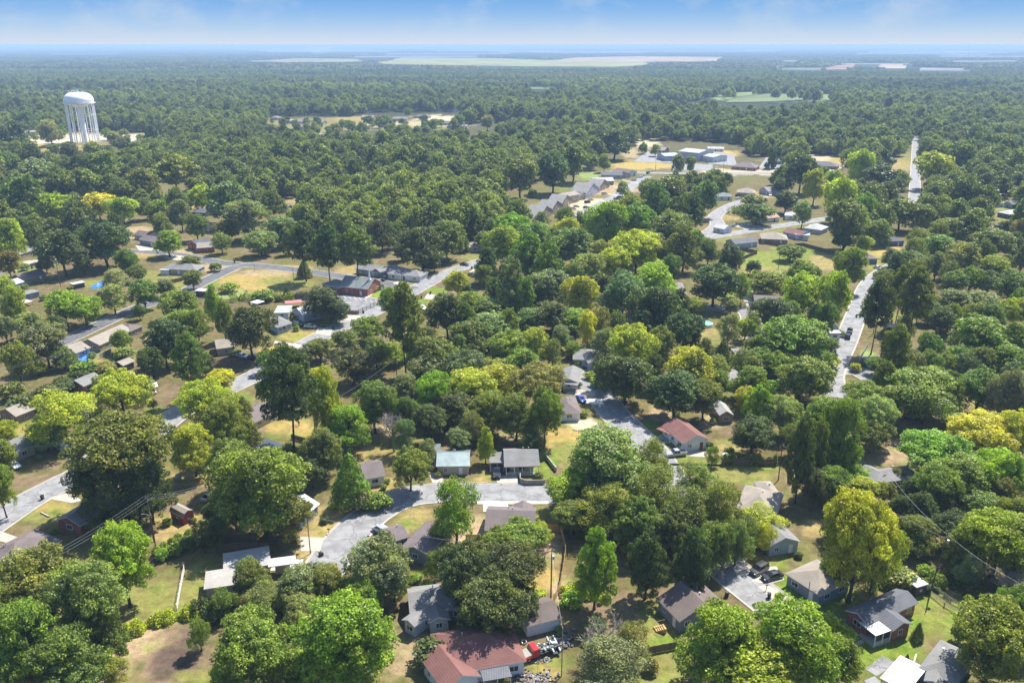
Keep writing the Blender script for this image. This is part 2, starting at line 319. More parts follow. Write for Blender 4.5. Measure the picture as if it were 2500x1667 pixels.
for bx, by, hw, hh, c, s in BLOBS:
    m = (np.abs(PXg-bx) < hw*2.2) & (np.abs(PYg-by) < hh*2.2)
    if not m.any(): continue
    dx = (PXg[m]-bx)/hw+wx[m]*.55; dy = (PYg[m]-by)/hh+wy[m]*.55
    d = (np.abs(dx)**3+np.abs(dy)**3)**(1/3); w = (np.clip(1.25-d, 0, .45)/.45*min(1, s))[:, None]
    C[m] = C[m]*(1-w)+np.array(c)*min(1.25, max(1, s))*w
me = bpy.data.meshes.new('ground')
Z = np.zeros(X.shape); V = np.stack([X, Y, Z], 1).astype(np.float32)
ii = np.arange((ny-1)*(nx-1)); r_ = ii//(nx-1); c_ = ii % (nx-1); a0 = r_*nx+c_
Fq = np.stack([a0, a0+1, a0+nx+1, a0+nx], 1).astype(np.int32)
def npmesh(me, V, Fq):
    k = Fq.shape[1]
    me.vertices.add(len(V)); me.vertices.foreach_set('co', np.ascontiguousarray(V, np.float32).ravel())
    me.loops.add(Fq.size); me.loops.foreach_set('vertex_index', np.ascontiguousarray(Fq, np.int32).ravel())
    me.polygons.add(len(Fq)); me.polygons.foreach_set('loop_start', np.arange(0, Fq.size, k, dtype=np.int32)); me.polygons.foreach_set('loop_total', np.full(len(Fq), k, np.int32))
    me.update(calc_edges=True)
npmesh(me, V, Fq)
ca = me.color_attributes.new('soil', 'FLOAT_COLOR', 'POINT')
ca.data.foreach_set('color', np.concatenate([C, np.ones((len(C), 1))], 1).astype(np.float32).ravel())
m, N, L, b = nmat('ground_soil_and_grass')
vc = N.new('ShaderNodeAttribute'); vc.attribute_name = 'soil'
f1 = rng(N, L, noi(N, L, .45, 6, .7), .3, .7, .6, 1.4); f2 = rng(N, L, noi(N, L, 2.5, 4, .8), .25, .75, .72, 1.3)
v1 = N.new('ShaderNodeVectorMath'); v1.operation = 'SCALE'; L.new(vc.outputs['Color'], v1.inputs[0]); L.new(f1, v1.inputs['Scale'])
v2 = N.new('ShaderNodeVectorMath'); v2.operation = 'SCALE'; L.new(v1.outputs[0], v2.inputs[0]); L.new(f2, v2.inputs['Scale'])
g1 = mixc(N, L, 1., v2.outputs[0], (.72, 1.05, .55), 'MULTIPLY')
L.new(mixc(N, L, rng(N, L, noi(N, L, .22, 6, .65), .48, .68), v2.outputs[0], g1), b.inputs['Base Color'])
b.inputs['Roughness'].default_value = .95; b.inputs['Specular IOR Level'].default_value = .1
bump(N, L, b, noi(N, L, 3., 4, .8), .5, .12)
me.materials.append(m)
g = bpy.data.objects.new('ground', me); col.objects.link(g); g['kind'] = 'structure'

# ------------------------------------------------------------ roads
def asphalt(name, c):
    m, N, L, b = nmat(name)
    f = rng(N, L, noi(N, L, 4*.07, 6, .65), .38, .62); c1 = mixc(N, L, f, [x*.74 for x in c], [x*1.14 for x in c])
    vo = N.new('ShaderNodeTexVoronoi'); vo.feature = 'DISTANCE_TO_EDGE'; vo.inputs['Scale'].default_value = .16; t = N.new('ShaderNodeTexCoord')
    wv = N.new('ShaderNodeVectorMath'); nn = N.new('ShaderNodeTexNoise'); nn.inputs['Scale'].default_value = .5; L.new(t.outputs['Object'], nn.inputs['Vector'])
    sc_ = N.new('ShaderNodeVectorMath'); sc_.operation = 'SCALE'; sc_.inputs['Scale'].default_value = 4; L.new(nn.outputs[1], sc_.inputs[0]); L.new(t.outputs['Object'], wv.inputs[0]); L.new(sc_.outputs[0], wv.inputs[1]); L.new(wv.outputs[0], vo.inputs['Vector'])
    c1 = mixc(N, L, rng(N, L, vo.outputs[0], 0, .035, .9, 0), c1, [x*.45 for x in c])
    c1 = mixc(N, L, rng(N, L, noi(N, L, .8, 5, .7), .55, .68, 0, .4), c1, [x*.5 for x in c])
    c1 = mixc(N, L, rng(N, L, noi(N, L, 9, 3), .4, .7, 0, .25), c1, [x*.7 for x in c])
    L.new(c1, b.inputs['Base Color']); b.inputs['Roughness'].default_value = .9; return m
M_as = asphalt('old_asphalt', (.245, .243, .242)); M_asn = asphalt('new_asphalt', (.115, .115, .12)); M_asm = asphalt('grey_asphalt', (.21, .205, .205))
def road(name, pts, w, mat, z=.02, kerb=True, hh=.10):
    ln = smooth_line([P(*p) for p in pts]); mb = MB(); kb = MB(); prev = None
    for i, p in enumerate(ln):
        d = (ln[min(i+1, len(ln)-1)]-ln[max(i-1, 0)]).normalized(); n = Vector((-d.y, d.x, 0)); cur = (p, n)
        if prev:
            (q, m_) = prev; h = w/2
            mb.face([q-m_*h+Vector((0, 0, z)), p-n*h+Vector((0, 0, z)), p+n*h+Vector((0, 0, z)), q+m_*h+Vector((0, 0, z))])
            if kerb:
                for s in (-1, 1):
                    a, b_, c, d_ = q+m_*s*h, p+n*s*h, p+n*s*(h+.55), q+m_*s*(h+.55); u = Vector((0, 0, z+.01)); t = Vector((0, 0, z+hh))
                    e, f_ = q+m_*s*(h+.35), p+n*s*(h+.35)
                    fs = [[a+u, b_+u, f_+u, e+u], [e+u, f_+u, f_+t, e+t], [e+t, f_+t, c+t, d_+t], [d_+t, c+t, c, d_]]
                    for q4 in fs: kb.face(q4 if s > 0 else q4[::-1])
        prev = cur
    o = mb.build(name, mat); o['kind'] = 'structure'
    if kerb: k = kb.build('kerb', M_conc); k['kind'] = 'structure'
    return o
road('road', [(760,1440),(800,1375),(835,1325),(880,1278),(940,1235),(1010,1209),(1100,1202),(1200,1203),(1340,1204),(1480,1204),(1620,1200)], 8.6, M_as)
road('road', [(1405,905),(1462,962),(1500,1010),(1545,1055),(1590,1100),(1640,1180),(1690,1275),(1735,1345),(1790,1400),(1850,1447),(1930,1510),(1990,1560)], 8.6, M_as, .030)
road('road', [(-160,1380),(-60,1310),(60,1228),(130,1190),(210,1150),(300,1098),(370,1058),(430,1012),(510,968),(580,938),(650,902),(700,868),(770,828),(850,790),(930,752),(1000,715),(1060,682),(1110,660),(1180,636)], 8.2, M_as, .02)
road('side_street', [(1010,706),(950,693),(860,679),(760,664),(690,655),(620,648),(575,645)], 7.5, M_asn, .026, hh=.06)
road('side_street', [(620,647),(575,652),(530,672),(480,697),(430,722),(340,750),(260,785),(180,822),(90,862)], 7.5, M_asn, .032, hh=.06)
road('side_street', [(590,647),(530,640),(470,628),(400,618),(330,612)], 7.5, M_asn, .038, hh=.06)
road('side_street', [(-60,682),(20,658),(80,645),(160,630),(240,618),(330,612)], 7.5, M_asn, .02, hh=.06)
road('road', [(2200,640),(2150,668),(2118,700),(2100,745),(2082,790),(2062,840),(2040,885),(2030,925),(2045,970)], 7.2, M_as, .02)
road('road', [(2130,925),(2090,905),(2040,905),(1990,915),(1900,905),(1790,915),(1740,935)], 7.5, M_as, .028)
road('road', [(2236,335),(2236,370),(2235,410),(2234,445),(2232,500)], 7, M_as, .02)
road('road', [(1700,590),(1750,552),(1745,530),(1770,510),(1810,493),(1870,480)], 8, M_as, .02)
road('road', [(1690,585),(1760,575),(1840,562),(1900,552),(1980,540),(2060,528)], 8, M_as, .028)
road('road', [(1490,418),(1580,422),(1700,424),(1850,424),(1960,420)], 9, M_as, .02)
road('road', [(1380,545),(1440,512),(1500,482),(1545,452),(1580,430)], 9, M_as, .028, kerb=False)
road('side_street', [(1640,742),(1700,750),(1760,752),(1820,760),(1836,790),(1850,830)], 7, M_asm, .02, hh=.06)
road('side_street', [(1650,690),(1660,720),(1670,745)], 6, M_asm, .028, kerb=False)
road('side_street', [(560,512),(620,506),(700,500)], 7, M_asn, .02, kerb=False)
def slab(name, pts, mat, z=.045, th=0, label=None):
    mb = MB(); g_ = [P(*p) for p in pts]
    mb.face([p+Vector((0, 0, z)) for p in g_])
    for p, q in zip(g_, g_[1:]+g_[:1]): mb.face([p, q, q+Vector((0, 0, z)), p+Vector((0, 0, z))])
    o = mb.build(name, mat); o['kind'] = 'structure'; return o
def strip(name, pts, w, mat, z=.05):
    ln = smooth_line([P(*p) for p in pts], 2); mb = MB(); pr = None
    for i, p in enumerate(ln):
        d = (ln[min(i+1, len(ln)-1)]-ln[max(i-1, 0)]).normalized(); n = Vector((-d.y, d.x, 0))*w/2
        if pr: mb.face([pr[0], p-n+Vector((0, 0, z)), p+n+Vector((0, 0, z)), pr[1]])
        pr = (p-n+Vector((0, 0, z)), p+n+Vector((0, 0, z)))
    o = mb.build(name, mat); o['kind'] = 'structure'; return o
for i, (q, m_) in enumerate([
 ([(1180,1248),(1180,1229),(1240,1229),(1240,1248)], M_concw), ([(1165,1230),(1165,1224),(1340,1224),(1340,1230)], M_concw),
 ([(1215,1181),(1208,1160),(1262,1160),(1266,1181)], M_conc), ([(1055,1178),(1045,1150),(1080,1160),(1085,1182)], M_conc),
 ([(118,1217),(170,1200),(200,1222),(175,1228)], M_conc), ([(0,1296),(46,1312),(30,1328),(-40,1312)], M_conc), ([(160,1120),(175,1085),(240,1100),(205,1128)], M_conc),
 ([(735,1345),(733,1310),(790,1312),(782,1345)], M_conc), ([(905,1318),(930,1295),(985,1300),(960,1326)], M_conc), ([(660,1392),(672,1368),(740,1365),(745,1390)], M_concw),
 ([(1560,1082),(1590,1077),(1635,1077),(1630,1082)], M_conc), ([(1640,1110),(1660,1095),(1735,1104),(1720,1116)], M_conc),
 ([(1835,1420),(1850,1385),(1895,1382),(1915,1415),(1880,1425)], M_conc), ([(1925,1495),(1955,1475),(1870,1425),(1850,1432)], M_conc),
 ([(2112,1632),(2155,1600),(2190,1620),(2140,1650)], M_as), ([(2070,1575),(2105,1560),(2110,1567),(2075,1585)], M_conc), ([(2110,1660),(2135,1650),(2180,1690),(2130,1700)], M_as),
 ([(1380,962),(1400,950),(1455,955),(1450,968)], M_conc), ([(1430,985),(1425,972),(1470,974),(1475,988)], M_concw),
 ([(668,838),(672,832),(738,842),(728,850)], M_conc), ([(770,815),(775,800),(812,802),(806,820)], M_conc), ([(828,780),(832,765),(880,770),(872,785)], M_conc),
 ([(905,703),(915,698),(975,708),(960,714)], M_conc), ([(958,692),(975,684),(1000,690),(985,698)], M_conc), ([(1035,730),(1043,717),(1082,722),(1078,732)], M_conc), ([(1145,665),(1158,655),(1180,662),(1172,672)], M_conc),
 ([(880,722),(898,715),(910,718),(895,728)], M_concw), ([(1812,725),(1830,705),(1845,730),(1850,770),(1832,765)], M_conc),
 ([(1790,552),(1800,546),(1850,548),(1870,558),(1820,560)], M_conc), ([(1815,483),(1835,476),(1860,484),(1840,492)], M_concw),
 ([(50,650),(58,638),(140,628),(150,638)], M_conc), ([(415,590),(330,600),(340,612),(430,612)], M_conc), ([(400,632),(405,620),(470,628),(455,638)], M_conc),
 ([(1545,395),(1580,370),(1620,372),(1640,398)], M_as), ([(1730,400),(1745,372),(1790,376),(1800,405)], M_as), ([(1640,415),(1640,400),(1740,402),(1740,416)], M_as), ([(1850,412),(1870,385),(1905,388),(1910,412)], M_as), ([(1965,418),(1975,402),(2050,405),(2045,420)], M_conc),
 ([(330,345),(250,343),(255,335),(350,333)], M_conc), ([(90,352),(90,346),(200,340),(210,346)], M_conc)]):
    slab('driveway', q, m_, .044+.004*(i % 7))
slab('parking_lot', [(822,722),(840,717),(942,735),(880,764),(838,762)], M_asm, .04)
strip('kerb', [(822,721),(841,716),(943,734)], .5, M_concw, .12)
for k in range(7):   # parking bay lines
    a = P(838+13*k, 721+2.1*k); b_ = P(846+13*k, 730+2.1*k); d = (b_-a).normalized()*4.6; n = Vector((-d.y, d.x, 0)).normalized()*.06
    mb = MB(); mb.face([q+Vector((0, 0, .048)) for q in (a-n, a+d-n, a+d+n, a+n)]); mb.build('parking_line', M_white)['kind'] = 'structure'
for k in range(8):   # apartment parking lanes
    a = P(1352+24*k, 548-15.5*k); b_ = P(1405+22*k, 560-16*k)
    d = (b_-a).normalized(); n = Vector((-d.y, d.x, 0))*1.1; mb = MB(); mb.face([q+Vector((0, 0, .05+.004*k)) for q in (a-n, b_-n, b_+n, a+n)]); mb.build('footpath', M_conc)['kind'] = 'structure'
# far farmland: pale crop and stubble fields on the plain
def field(pts, c, z=.6):
    k = 'crop_%.2f_%.2f' % c[:2]
    if k not in MATS:
        m, N, L, b = nmat(k); L.new(mixc(N, L, rng(N, L, noi(N, L, .004, 6), .4, .6), [x*.45 for x in c], [x*.85 for x in c]), b.inputs['Base Color']); b.inputs['Roughness'].default_value = 1; MATS[k] = m
    mb = MB(); mb.face([P(*p)+Vector((0, 0, z)) for p in pts]); mb.build('field', MATS[k])['kind'] = 'structure'
FIELDS = [([(900,155),(985,141),(1220,143),(1330,147),(1560,151),(1600,158),(1500,164),(1250,162),(1000,158)], (.33, .32, .05)),
 ([(1330,149),(1400,141),(1560,138),(1775,140),(1770,150),(1600,151),(1560,153),(1420,151)], (.50, .34, .14)),
 ([(620,150),(720,143),(905,145),(880,151),(700,153)], (.30, .29, .08)), ([(850,138),(1180,137),(1180,139.5),(850,140.5)], (.28, .28, .24)),
 ([(930,131),(1260,130.5),(1250,132.5),(930,133)], (.22, .24, .20)), ([(2012,171),(2020,162),(2090,157),(2075,170)], (.46, .25, .15)), ([(2140,168),(2150,157),(2215,157),(2210,168)], (.46, .34, .20)),
 ([(2040,157.5),(2040,155.5),(2230,156),(2230,158)], (.42, .26, .17)), ([(1880,171),(1890,167),(2010,166),(2005,172)], (.18, .22, .09)), ([(2240,173),(2250,166),(2380,168),(2370,174)], (.28, .28, .18)), ([(1310,127.5),(1560,127),(1560,128.6),(1310,129)], (.5, .52, .45)), ([(120,133),(300,132.4),(300,134),(120,134.4)], (.10, .14, .06)),
 ([(2310,128),(2320,125.5),(2380,125.5),(2390,128)], (.7, .7, .68)), ([(1770,252),(1790,240),(1880,230),(2040,232),(2042,246),(1960,246),(1880,250)], (.17, .22, .06)), ([(1700,238),(1720,229),(1850,226),(1850,233),(1800,238)], (.22, .3, .08))]
fr2 = random.Random(21)
for k in range(40):
    x = fr2.uniform(560, 2500); y = fr2.uniform(119, 151); w = fr2.uniform(70, 380); h = .7+(y-117)*.06
    if 850-w < x < 1800 and y > 127: continue
    FIELDS.append(([(x, y), (x+w*.9, y-h*.3), (x+w, y+h*.8), (x+w*.1, y+h)], fr2.choice([(.25, .25, .05), (.34, .26, .10), (.18, .20, .05), (.40, .28, .11), (.28, .27, .09)])))
for i, (p, c) in enumerate(FIELDS): field(p, c, .5+.06*i)
# ------------------------------------------------------------ houses
GREY = (.115, .12, .135); LGREY = (.215, .21, .20); DGREY = (.085, .09, .105); BROWN = (.15, .115, .10); MAUVE = (.165, .132, .128); RED = (.20, .088, .072); TAN = (.30, .26, .21); TEAL = (.20, .26, .26); WROOF = (.46, .46, .455); GGREEN = (.18, .21, .20); ORNG = (.42, .25, .18)
WHITE = (.70, .71, .72); BLUEW = (.36, .42, .50); BEIGE = (.46, .40, .32); BRICK = (.33, .10, .07); TANB = (.28, .21, .16); SLATE = (.20, .24, .30); DARK = (.07, .07, .075); BLUE = (.12, .17, .36); REDW = (.30, .05, .05); LAV = (.45, .44, .55)
def roof_mesh(mb, a, ux, uy, Ln, W, z, rt, rise, th=.18):
    """a: eave corner; ux,uy unit vectors; plan Ln x W; rt g/x/h/f/s"""
    q = lambda u, v, zz: a+ux*u+uy*v+Vector((0, 0, zz-a.z))
    if rt == 'x': return roof_mesh(mb, a+ux*Ln, uy, -ux, W, Ln, z, 'g', rise, th)
    if rt == 'f': mb.box(q(0, 0, z), ux*Ln, uy*W, Vector((0, 0, .22))); return
    e = [q(0, 0, z), q(Ln, 0, z), q(Ln, W, z), q(0, W, z)]
    if rt == 's': e = [q(0, 0, z), q(Ln, 0, z), q(Ln, W, z+rise), q(0, W, z+rise)]; fs = [e]
    elif rt == 'g':
        r0, r1 = q(0, W/2, z+rise), q(Ln, W/2, z+rise); fs = [[e[0], e[1], r1, r0], [e[2], e[3], r0, r1]]
    elif rt == 'gam':
        k = rise; p0, p1, p2, p3 = q(0, W*.14, z+k*.65), q(Ln, W*.14, z+k*.65), q(Ln, W*.86, z+k*.65), q(0, W*.86, z+k*.65); r0, r1 = q(0, W/2, z+k), q(Ln, W/2, z+k)
        fs = [[e[0], e[1], p1, p0], [p0, p1, r1, r0], [e[2], e[3], p3, p2], [p2, p3, r0, r1]]
    else:
        if Ln >= W: r0, r1 = q(W/2, W/2, z+rise), q(Ln-W/2, W/2, z+rise); fs = [[e[0], e[1], r1, r0], [e[2], e[3], r0, r1], [e[3], e[0], r0], [e[1], e[2], r1]]
        else: r0, r1 = q(Ln/2, Ln/2, z+rise), q(Ln/2, W-Ln/2, z+rise); fs = [[e[0], e[1], r0], [e[1], e[2], r1, r0], [e[2], e[3], r1], [e[3], e[0], r0, r1]]
    t = Vector((0, 0, -th))
    for f in fs: mb.face(f); mb.face([p+t for p in f][::-1], 1)
    # outer edge band
    if rt == 'g': loop = [e[0], e[1], r1, e[2], e[3], r0]
    elif rt == 'gam': loop = [e[0], e[1], p1, r1, p2, e[2], e[3], p3, r0, p0]
    else: loop = e
    for p, s in zip(loop, loop[1:]+loop[:1]): mb.face([p+t, s+t, s, p], 1)
def window(root, c, n, w, h, det, frame=None):
    """c centre on the wall, n outward normal"""
    t = Vector((-n.y, n.x, 0)); up = Vector((0, 0, 1)); mb = MB(); b = .09
    o = c-t*w/2-up*h/2
    for (u0, v0, du, dv) in ((0, 0, w, b), (0, h-b, w, b), (0, b, b, h-2*b), (w-b, b, b, h-2*b), (w/2-.03, b, .06, h-2*b)): mb.box(o+t*u0+up*v0-n*.02, t*du, up*dv, n*.09)
    f = mb.build('window', frame or M_white, root); m2 = MB(); m2.box(o+t*b+up*b-n*.02, t*(w-2*b), up*(h-2*b), n*.06); m2.build('pane', M_glass, f)
def building(root, A, B, W, he, rt, rc, wc, wk='siding', rk='shingle', pitch=.42, det=2, oh=.4, trim=None, door=True, wins=True, gable=None):
    a, b_ = P(*A, he), P(*B, he); ux = (b_-a); Ln = ux.length; ux.normalize(); uy = Vector((-ux.y, ux.x, 0))
    if Ln < 2.0: Ln = 2.0
    rise = pitch*(min(Ln, W) if rt == 'h' else W if rt in ('g', 'gam') else Ln if rt == 'x' else W*.3)/2
    rm = MB(); a0 = Vector((a.x, a.y, 0)); az = Vector((a.x, a.y, he)); roof_mesh(rm, az, ux, uy, Ln, W, he, rt, rise)
    rm.build('roof', [roofmat(rc, rk), M_white if wc[0] > .3 else plain('fascia', (.4, .38, .35))], root)
    wm = MB(); q = lambda u, v, z: a0+ux*u+uy*v+Vector((0, 0, z)); l0, l1, w0, w1 = oh, Ln-oh, oh, W-oh
    if l1-l0 < 1: l0, l1 = .1, Ln-.1
    top = he-.19 if rt != 'f' else he
    pr = lambda v: he-.2+rise*(1-abs(v-W/2)/(W/2)); px_ = lambda u: he-.2+rise*(1-abs(u-Ln/2)/(Ln/2))
    if rt in ('g', 'gam'):
        k = (lambda v: pr(v)) if rt == 'g' else (lambda v: he-.2+rise*min(1, .65+.35*(1-abs(v-W/2)/(W*.36))) if abs(v-W/2) < W*.36 else he-.2+rise*.65*(W/2-abs(v-W/2))/(W*.14))
        vs = [w0]+([W*.14, W*.86] if rt == 'gam' else [])+[w1]; vs = sorted(vs+[W/2])
        for u in (l0, l1):
            f = [q(u, w0, 0)]+[q(u, v, k(v)) for v in vs]+[q(u, w1, 0)]; wm.face(f if u == l1 else f[::-1], 1 if gable else 0)
        tz = k(w0); wm.face([q(l0, w0, 0), q(l1, w0, 0), q(l1, w0, tz), q(l0, w0, tz)]); wm.face([q(l1, w1, 0), q(l0, w1, 0), q(l0, w1, tz), q(l1, w1, tz)])
    elif rt == 'x':
        for v in (w0, w1):
            f = [q(l0, v, 0), q(l1, v, 0), q(l1, v, px_(l1)), q(Ln/2, v, px_(Ln/2)), q(l0, v, px_(l0))]; wm.face(f if v == w0 else f[::-1])
        tz = px_(l0); wm.face([q(l1, w0, 0), q(l1, w1, 0), q(l1, w1, tz), q(l1, w0, tz)]); wm.face([q(l0, w1, 0), q(l0, w0, 0), q(l0, w0, tz), q(l0, w1, tz)])
    else:
        wm.box(q(l0, w0, 0), ux*(l1-l0), uy*(w1-w0), Vector((0, 0, top)))
    wm.build('wall', [wallmat(wc, wk), wallmat(gable or wc, 'siding')], root)
    if det >= 1 and wins:
        zc = min(1.55, he*.55); sides = [(q((l0+l1)/2, w0, zc), -uy, ux, l1-l0), (q(l0, (w0+w1)/2, zc), -ux, uy, w1-w0), (q(l1, (w0+w1)/2, zc), ux, uy, w1-w0)]
        camv = Vector((0, 0, CAMZ))
        for c, n, t, ln in sides:
            if (camv-c).dot(n) <= 0: continue
            k = max(1, int(ln/3.3)) if det > 1 else max(1, int(ln/5)); dpos = k//2 if (door and n == -uy and k > 1) else -1
            for i in range(k):
                u = (i+.5)/k*ln-ln/2
                if i == dpos:
                    dm = MB(); o = c+t*u-Vector((0, 0, zc-.05)); tt = Vector((-n.y, n.x, 0)); dm.box(o-tt*.48-n*.02, tt*.96, Vector((0, 0, 2.05)), n*.07); d = dm.build('door', M_white if wc[0] < .5 else plain('brown_door', (.13, .07, .04)), root)
                    if det > 1: hm = MB(); hm.box(o+tt*.33+n*.05+Vector((0, 0, 1)), tt*.08, Vector((0, 0, .08)), n*.06); hm.build('handle', M_steel, d)
                    continue
                window(root, c+t*u, n, random.choice((1.0, 1.3, 1.7)) if he > 2.3 else .6, 1.15 if he > 2.3 else .5, det)
    if det > 1 and rt != 'f' and wk != 'shed':
        for k in range(2):
            u, v = Ln*random.uniform(.25, .8), W*random.uniform(.55, .7)
            if rt in ('g', 'h'): z = he+rise*(1-abs(v-W/2)/(W/2))
            else: continue
            vm = MB(); vm.tube([q(u, v, z-.1), q(u, v, z+.45)], .09, 8); vm.tube([q(u, v, z+.45), q(u, v, z+.55)], .16, 8); vm.build('roof_vent', M_steel, root)
    return q, Ln
def porch(root, A, B, W, he, c, posts=3, rail=True):
    a, b_ = P(*A, he), P(*B, he); ux = b_-a; Ln = ux.length; ux.normalize(); uy = Vector((-ux.y, ux.x, 0)); a0 = Vector((a.x, a.y, 0)); q = lambda u, v, z: a0+ux*u+uy*v+Vector((0, 0, z))
    m = MB(); m.box(q(0, 0, he), ux*Ln, uy*W, Vector((0, 0, .14))); m.build('porch_roof', roofmat(c, 'metal'), root)
    f = MB(); f.box(q(.1, .1, .0), ux*(Ln-.2), uy*(W-.1), Vector((0, 0, .14))); f.build('porch_floor', M_conc, root)
    for i in range(posts):
        pm = MB(); pm.box(q(.12+(Ln-.36)*i/max(1, posts-1), .12, .14), ux*.13, uy*.13, Vector((0, 0, he-.14))); pm.build('porch_post', M_white, root)
    if rail:
        r = MB()
        for z in (.35, .95): r.box(q(.2, .14, z), ux*(Ln-.4), uy*.05, Vector((0, 0, .07)))
        for i in range(int(Ln/.22)): r.box(q(.25+i*.22, .15, .38), ux*.04, uy*.04, Vector((0, 0, .6)))
        r.build('railing', M_white, root)
LM = []      # landmarks used in tree labels: px, py, phrase
def house(label, lm, mods, name='house', cat='house', group=None, porches=(), det=None, chim=None):
    A, B = mods[0][0], mods[0][1]; cx = (A[0]+B[0])/2; cy = (A[1]+B[1])/2; c = P(cx, cy+8, 0)
    d = proj(c.x, c.y, 0)[2]; dt = det if det is not None else (2 if d < 330 else 1)
    r = empty(name, (c.x, c.y, 0), 0, label, cat, group)
    for i, m in enumerate(mods):
        kw = dict(m[7]) if len(m) > 7 else {}
        kw.setdefault('det', dt); out = building(r, m[0], m[1], m[2], m[3], m[4], m[5], m[6], door=kw.pop('door', i == 0), **kw)
    for p in porches: porch(r, *p)
    if chim:
        q = P(chim[0], chim[1], 4.0); m = MB(); m.cbox((q.x, q.y, 2.5), .8, .6, 2.6); m.build('chimney', wallmat(BRICK, 'brick'), r)
    if lm: LM.append((cx, cy-6, lm))
    return r
BK = {'wk': 'brick'}
HL = 'houses along the wooded streets'
house('single-storey house with a broad brown hip roof, at the lower edge by the straw lawn', 'the brown hip-roofed house by the straw lawn', [((20,1388),(152,1318),9.5,2.8,'h',MAUVE,BEIGE)], group=HL)
house('brick house with white boarded gable end and grey roof beside a driveway', 'the brick house with the white gable', [((134,1269),(195,1284),14,2.7,'x',LGREY,BRICK,{**BK})], group=HL)
house('small red garden shed with a grey gambrel roof behind the power lines', 'the small red shed', [((413,1246),(447,1264),2.9,2.0,'gam',TAN,REDW,{'pitch':.9,'oh':.15,'det':1})], 'garden_shed', 'shed')
house('low beige house with flat pale L-shaped roof and white carport beside the street', 'the flat pale-roofed L-shaped house', [((545,1398),(662,1377),7,2.7,'s',(.36,.35,.33),BEIGE,{'pitch':.1}), ((497,1438),(602,1422),6.0,2.65,'s',(.36,.34,.31),BEIGE,{'pitch':.1}), ((655,1386),(722,1377),3.0,2.5,'f',WROOF,BEIGE,{'wins':False,'oh':1.2})], group=HL)
house('white house with pale metal roof half hidden under a large oak beside the curving street', 'the white house at the bend of the street', [((730,1271),(781,1229),8,2.7,'g',(.33,.34,.35),BLUEW,{'rk':'metal'})], group=HL)
house('small white house with brown roof and black-shuttered window beside the curving street', 'the brown-roofed white house with shutters', [((889,1170),(942,1161),9,2.6,'g',MAUVE,WHITE)], group=HL)
house('white house with a ribbed teal metal roof facing the street', 'the teal-roofed house', [((1064,1138),(1147,1137),9,2.7,'g',TEAL,BEIGE,{'rk':'metal','pitch':.35}), ((1038,1111),(1075,1110),6,2.6,'f',GGREEN,BEIGE,{'rk':'metal'}), ((1046,1122),(1062,1122),4,2.5,'f',LGREY,BEIGE)], group=HL)
house('house with long weathered grey roof, front porch and open carport with a pickup inside', 'the long grey-roofed house with the carport', [((1231,1139),(1318,1137),10,2.7,'g',LGREY,BEIGE,{'oh':1.5})], group=HL, porches=[((1195,1131),(1232,1130),6,2.55,LGREY,3,False), ((1234,1141),(1317,1139),1.6,2.5,LGREY,5,True)])
house('brown-roofed house with a bright white driveway on the near side of the street', 'the brown-roofed house with the white driveway', [((1182,1295),(1306,1299),10.5,2.7,'g',MAUVE,BEIGE), ((1250,1275),(1300,1276),8,2.7,'x',MAUVE,BEIGE)], group=HL)
house('house with mauve-brown roof and dark blue-grey gable wall beside the silver minivan', 'the mauve-roofed house beside the minivan', [((975,1338),(1046,1356),11,2.7,'x',MAUVE,SLATE,{'pitch':.36}), ((962,1322),(1000,1310),6,2.6,'g',MAUVE,SLATE)], group=HL)
house('grey house with weathered roof and two cross gables under dark trees', 'the cross-gabled grey house', [((1000,1500),(1145,1483),8.5,2.7,'g',LGREY,SLATE), ((1045,1520),(1100,1511),6,2.7,'x',LGREY,BLUEW), ((980,1512),(1012,1530),7,2.7,'x',LGREY,BLUEW)], group=HL)
house('small outbuilding with brown pitched roof and white end wall above the wrecked truck', 'the brown-roofed outbuilding with the white wall', [((1285,1530),(1371,1508),7,2.6,'g',BROWN,WHITE,{'wins':False})], 'outbuilding', 'outbuilding')
house('large white house with red hip-and-gable roof at the bottom edge', 'the large red-roofed house', [((1075,1650),(1286,1613),11,3.0,'h',RED,WHITE,{'pitch':.5}), ((1085,1688),(1175,1650),9,3.0,'x',RED,WHITE,{'pitch':.5})], group=HL, porches=[((1180,1664),(1250,1652),4,2.7,GREY,3,False)])
house('blue-grey house with brown roof and wooden back steps near the end of the street', 'the blue-grey house with wooden back steps', [((1602,1460),(1659,1518),11,2.7,'g',BROWN,SLATE), ], group=HL)
house('grey house with weathered brown hip roof beside the black sedan and green lawn', 'the brown hip-roofed house by the black sedan', [((1916,1399),(2003,1455),9.5,2.7,'h',TAN,SLATE)], group=HL)
house('red-brick house with dark grey gabled roof and white front porch on a green lawn', 'the red-brick house with the white porch', [((2064,1489),(2119,1527),14,2.8,'x',GREY,BRICK,{**BK}), ((2180,1540),(2229,1522),6,2.8,'x',GREY,BRICK,{**BK})], group=HL, porches=[((2138,1553),(2180,1538),4.0,2.6,WROOF,3,True)])
house('light grey hip-roofed house with front gable at the lower corner beside a white canopy', 'the light grey hip-roofed corner house', [((2243,1628),(2335,1672),10,2.8,'h',LGREY,SLATE), ((2255,1660),(2300,1676),6,2.7,'x',LGREY,BLUEW)], group=HL)
house('tiny ivy-covered shed with a flat white roof at the corner of the back lawn', 'the tiny white-roofed shed', [((2238,1436),(2268,1427),3.4,2.3,'f',WROOF,DARK,{'oh':.25,'det':1})], 'garden_shed', 'shed')
house('white-sided house with grey gable roof in deep shade between trees', 'the white gable-fronted house in the shade', [((1878,1334),(1956,1322),11,2.7,'x',LGREY,BLUEW)], group=HL)
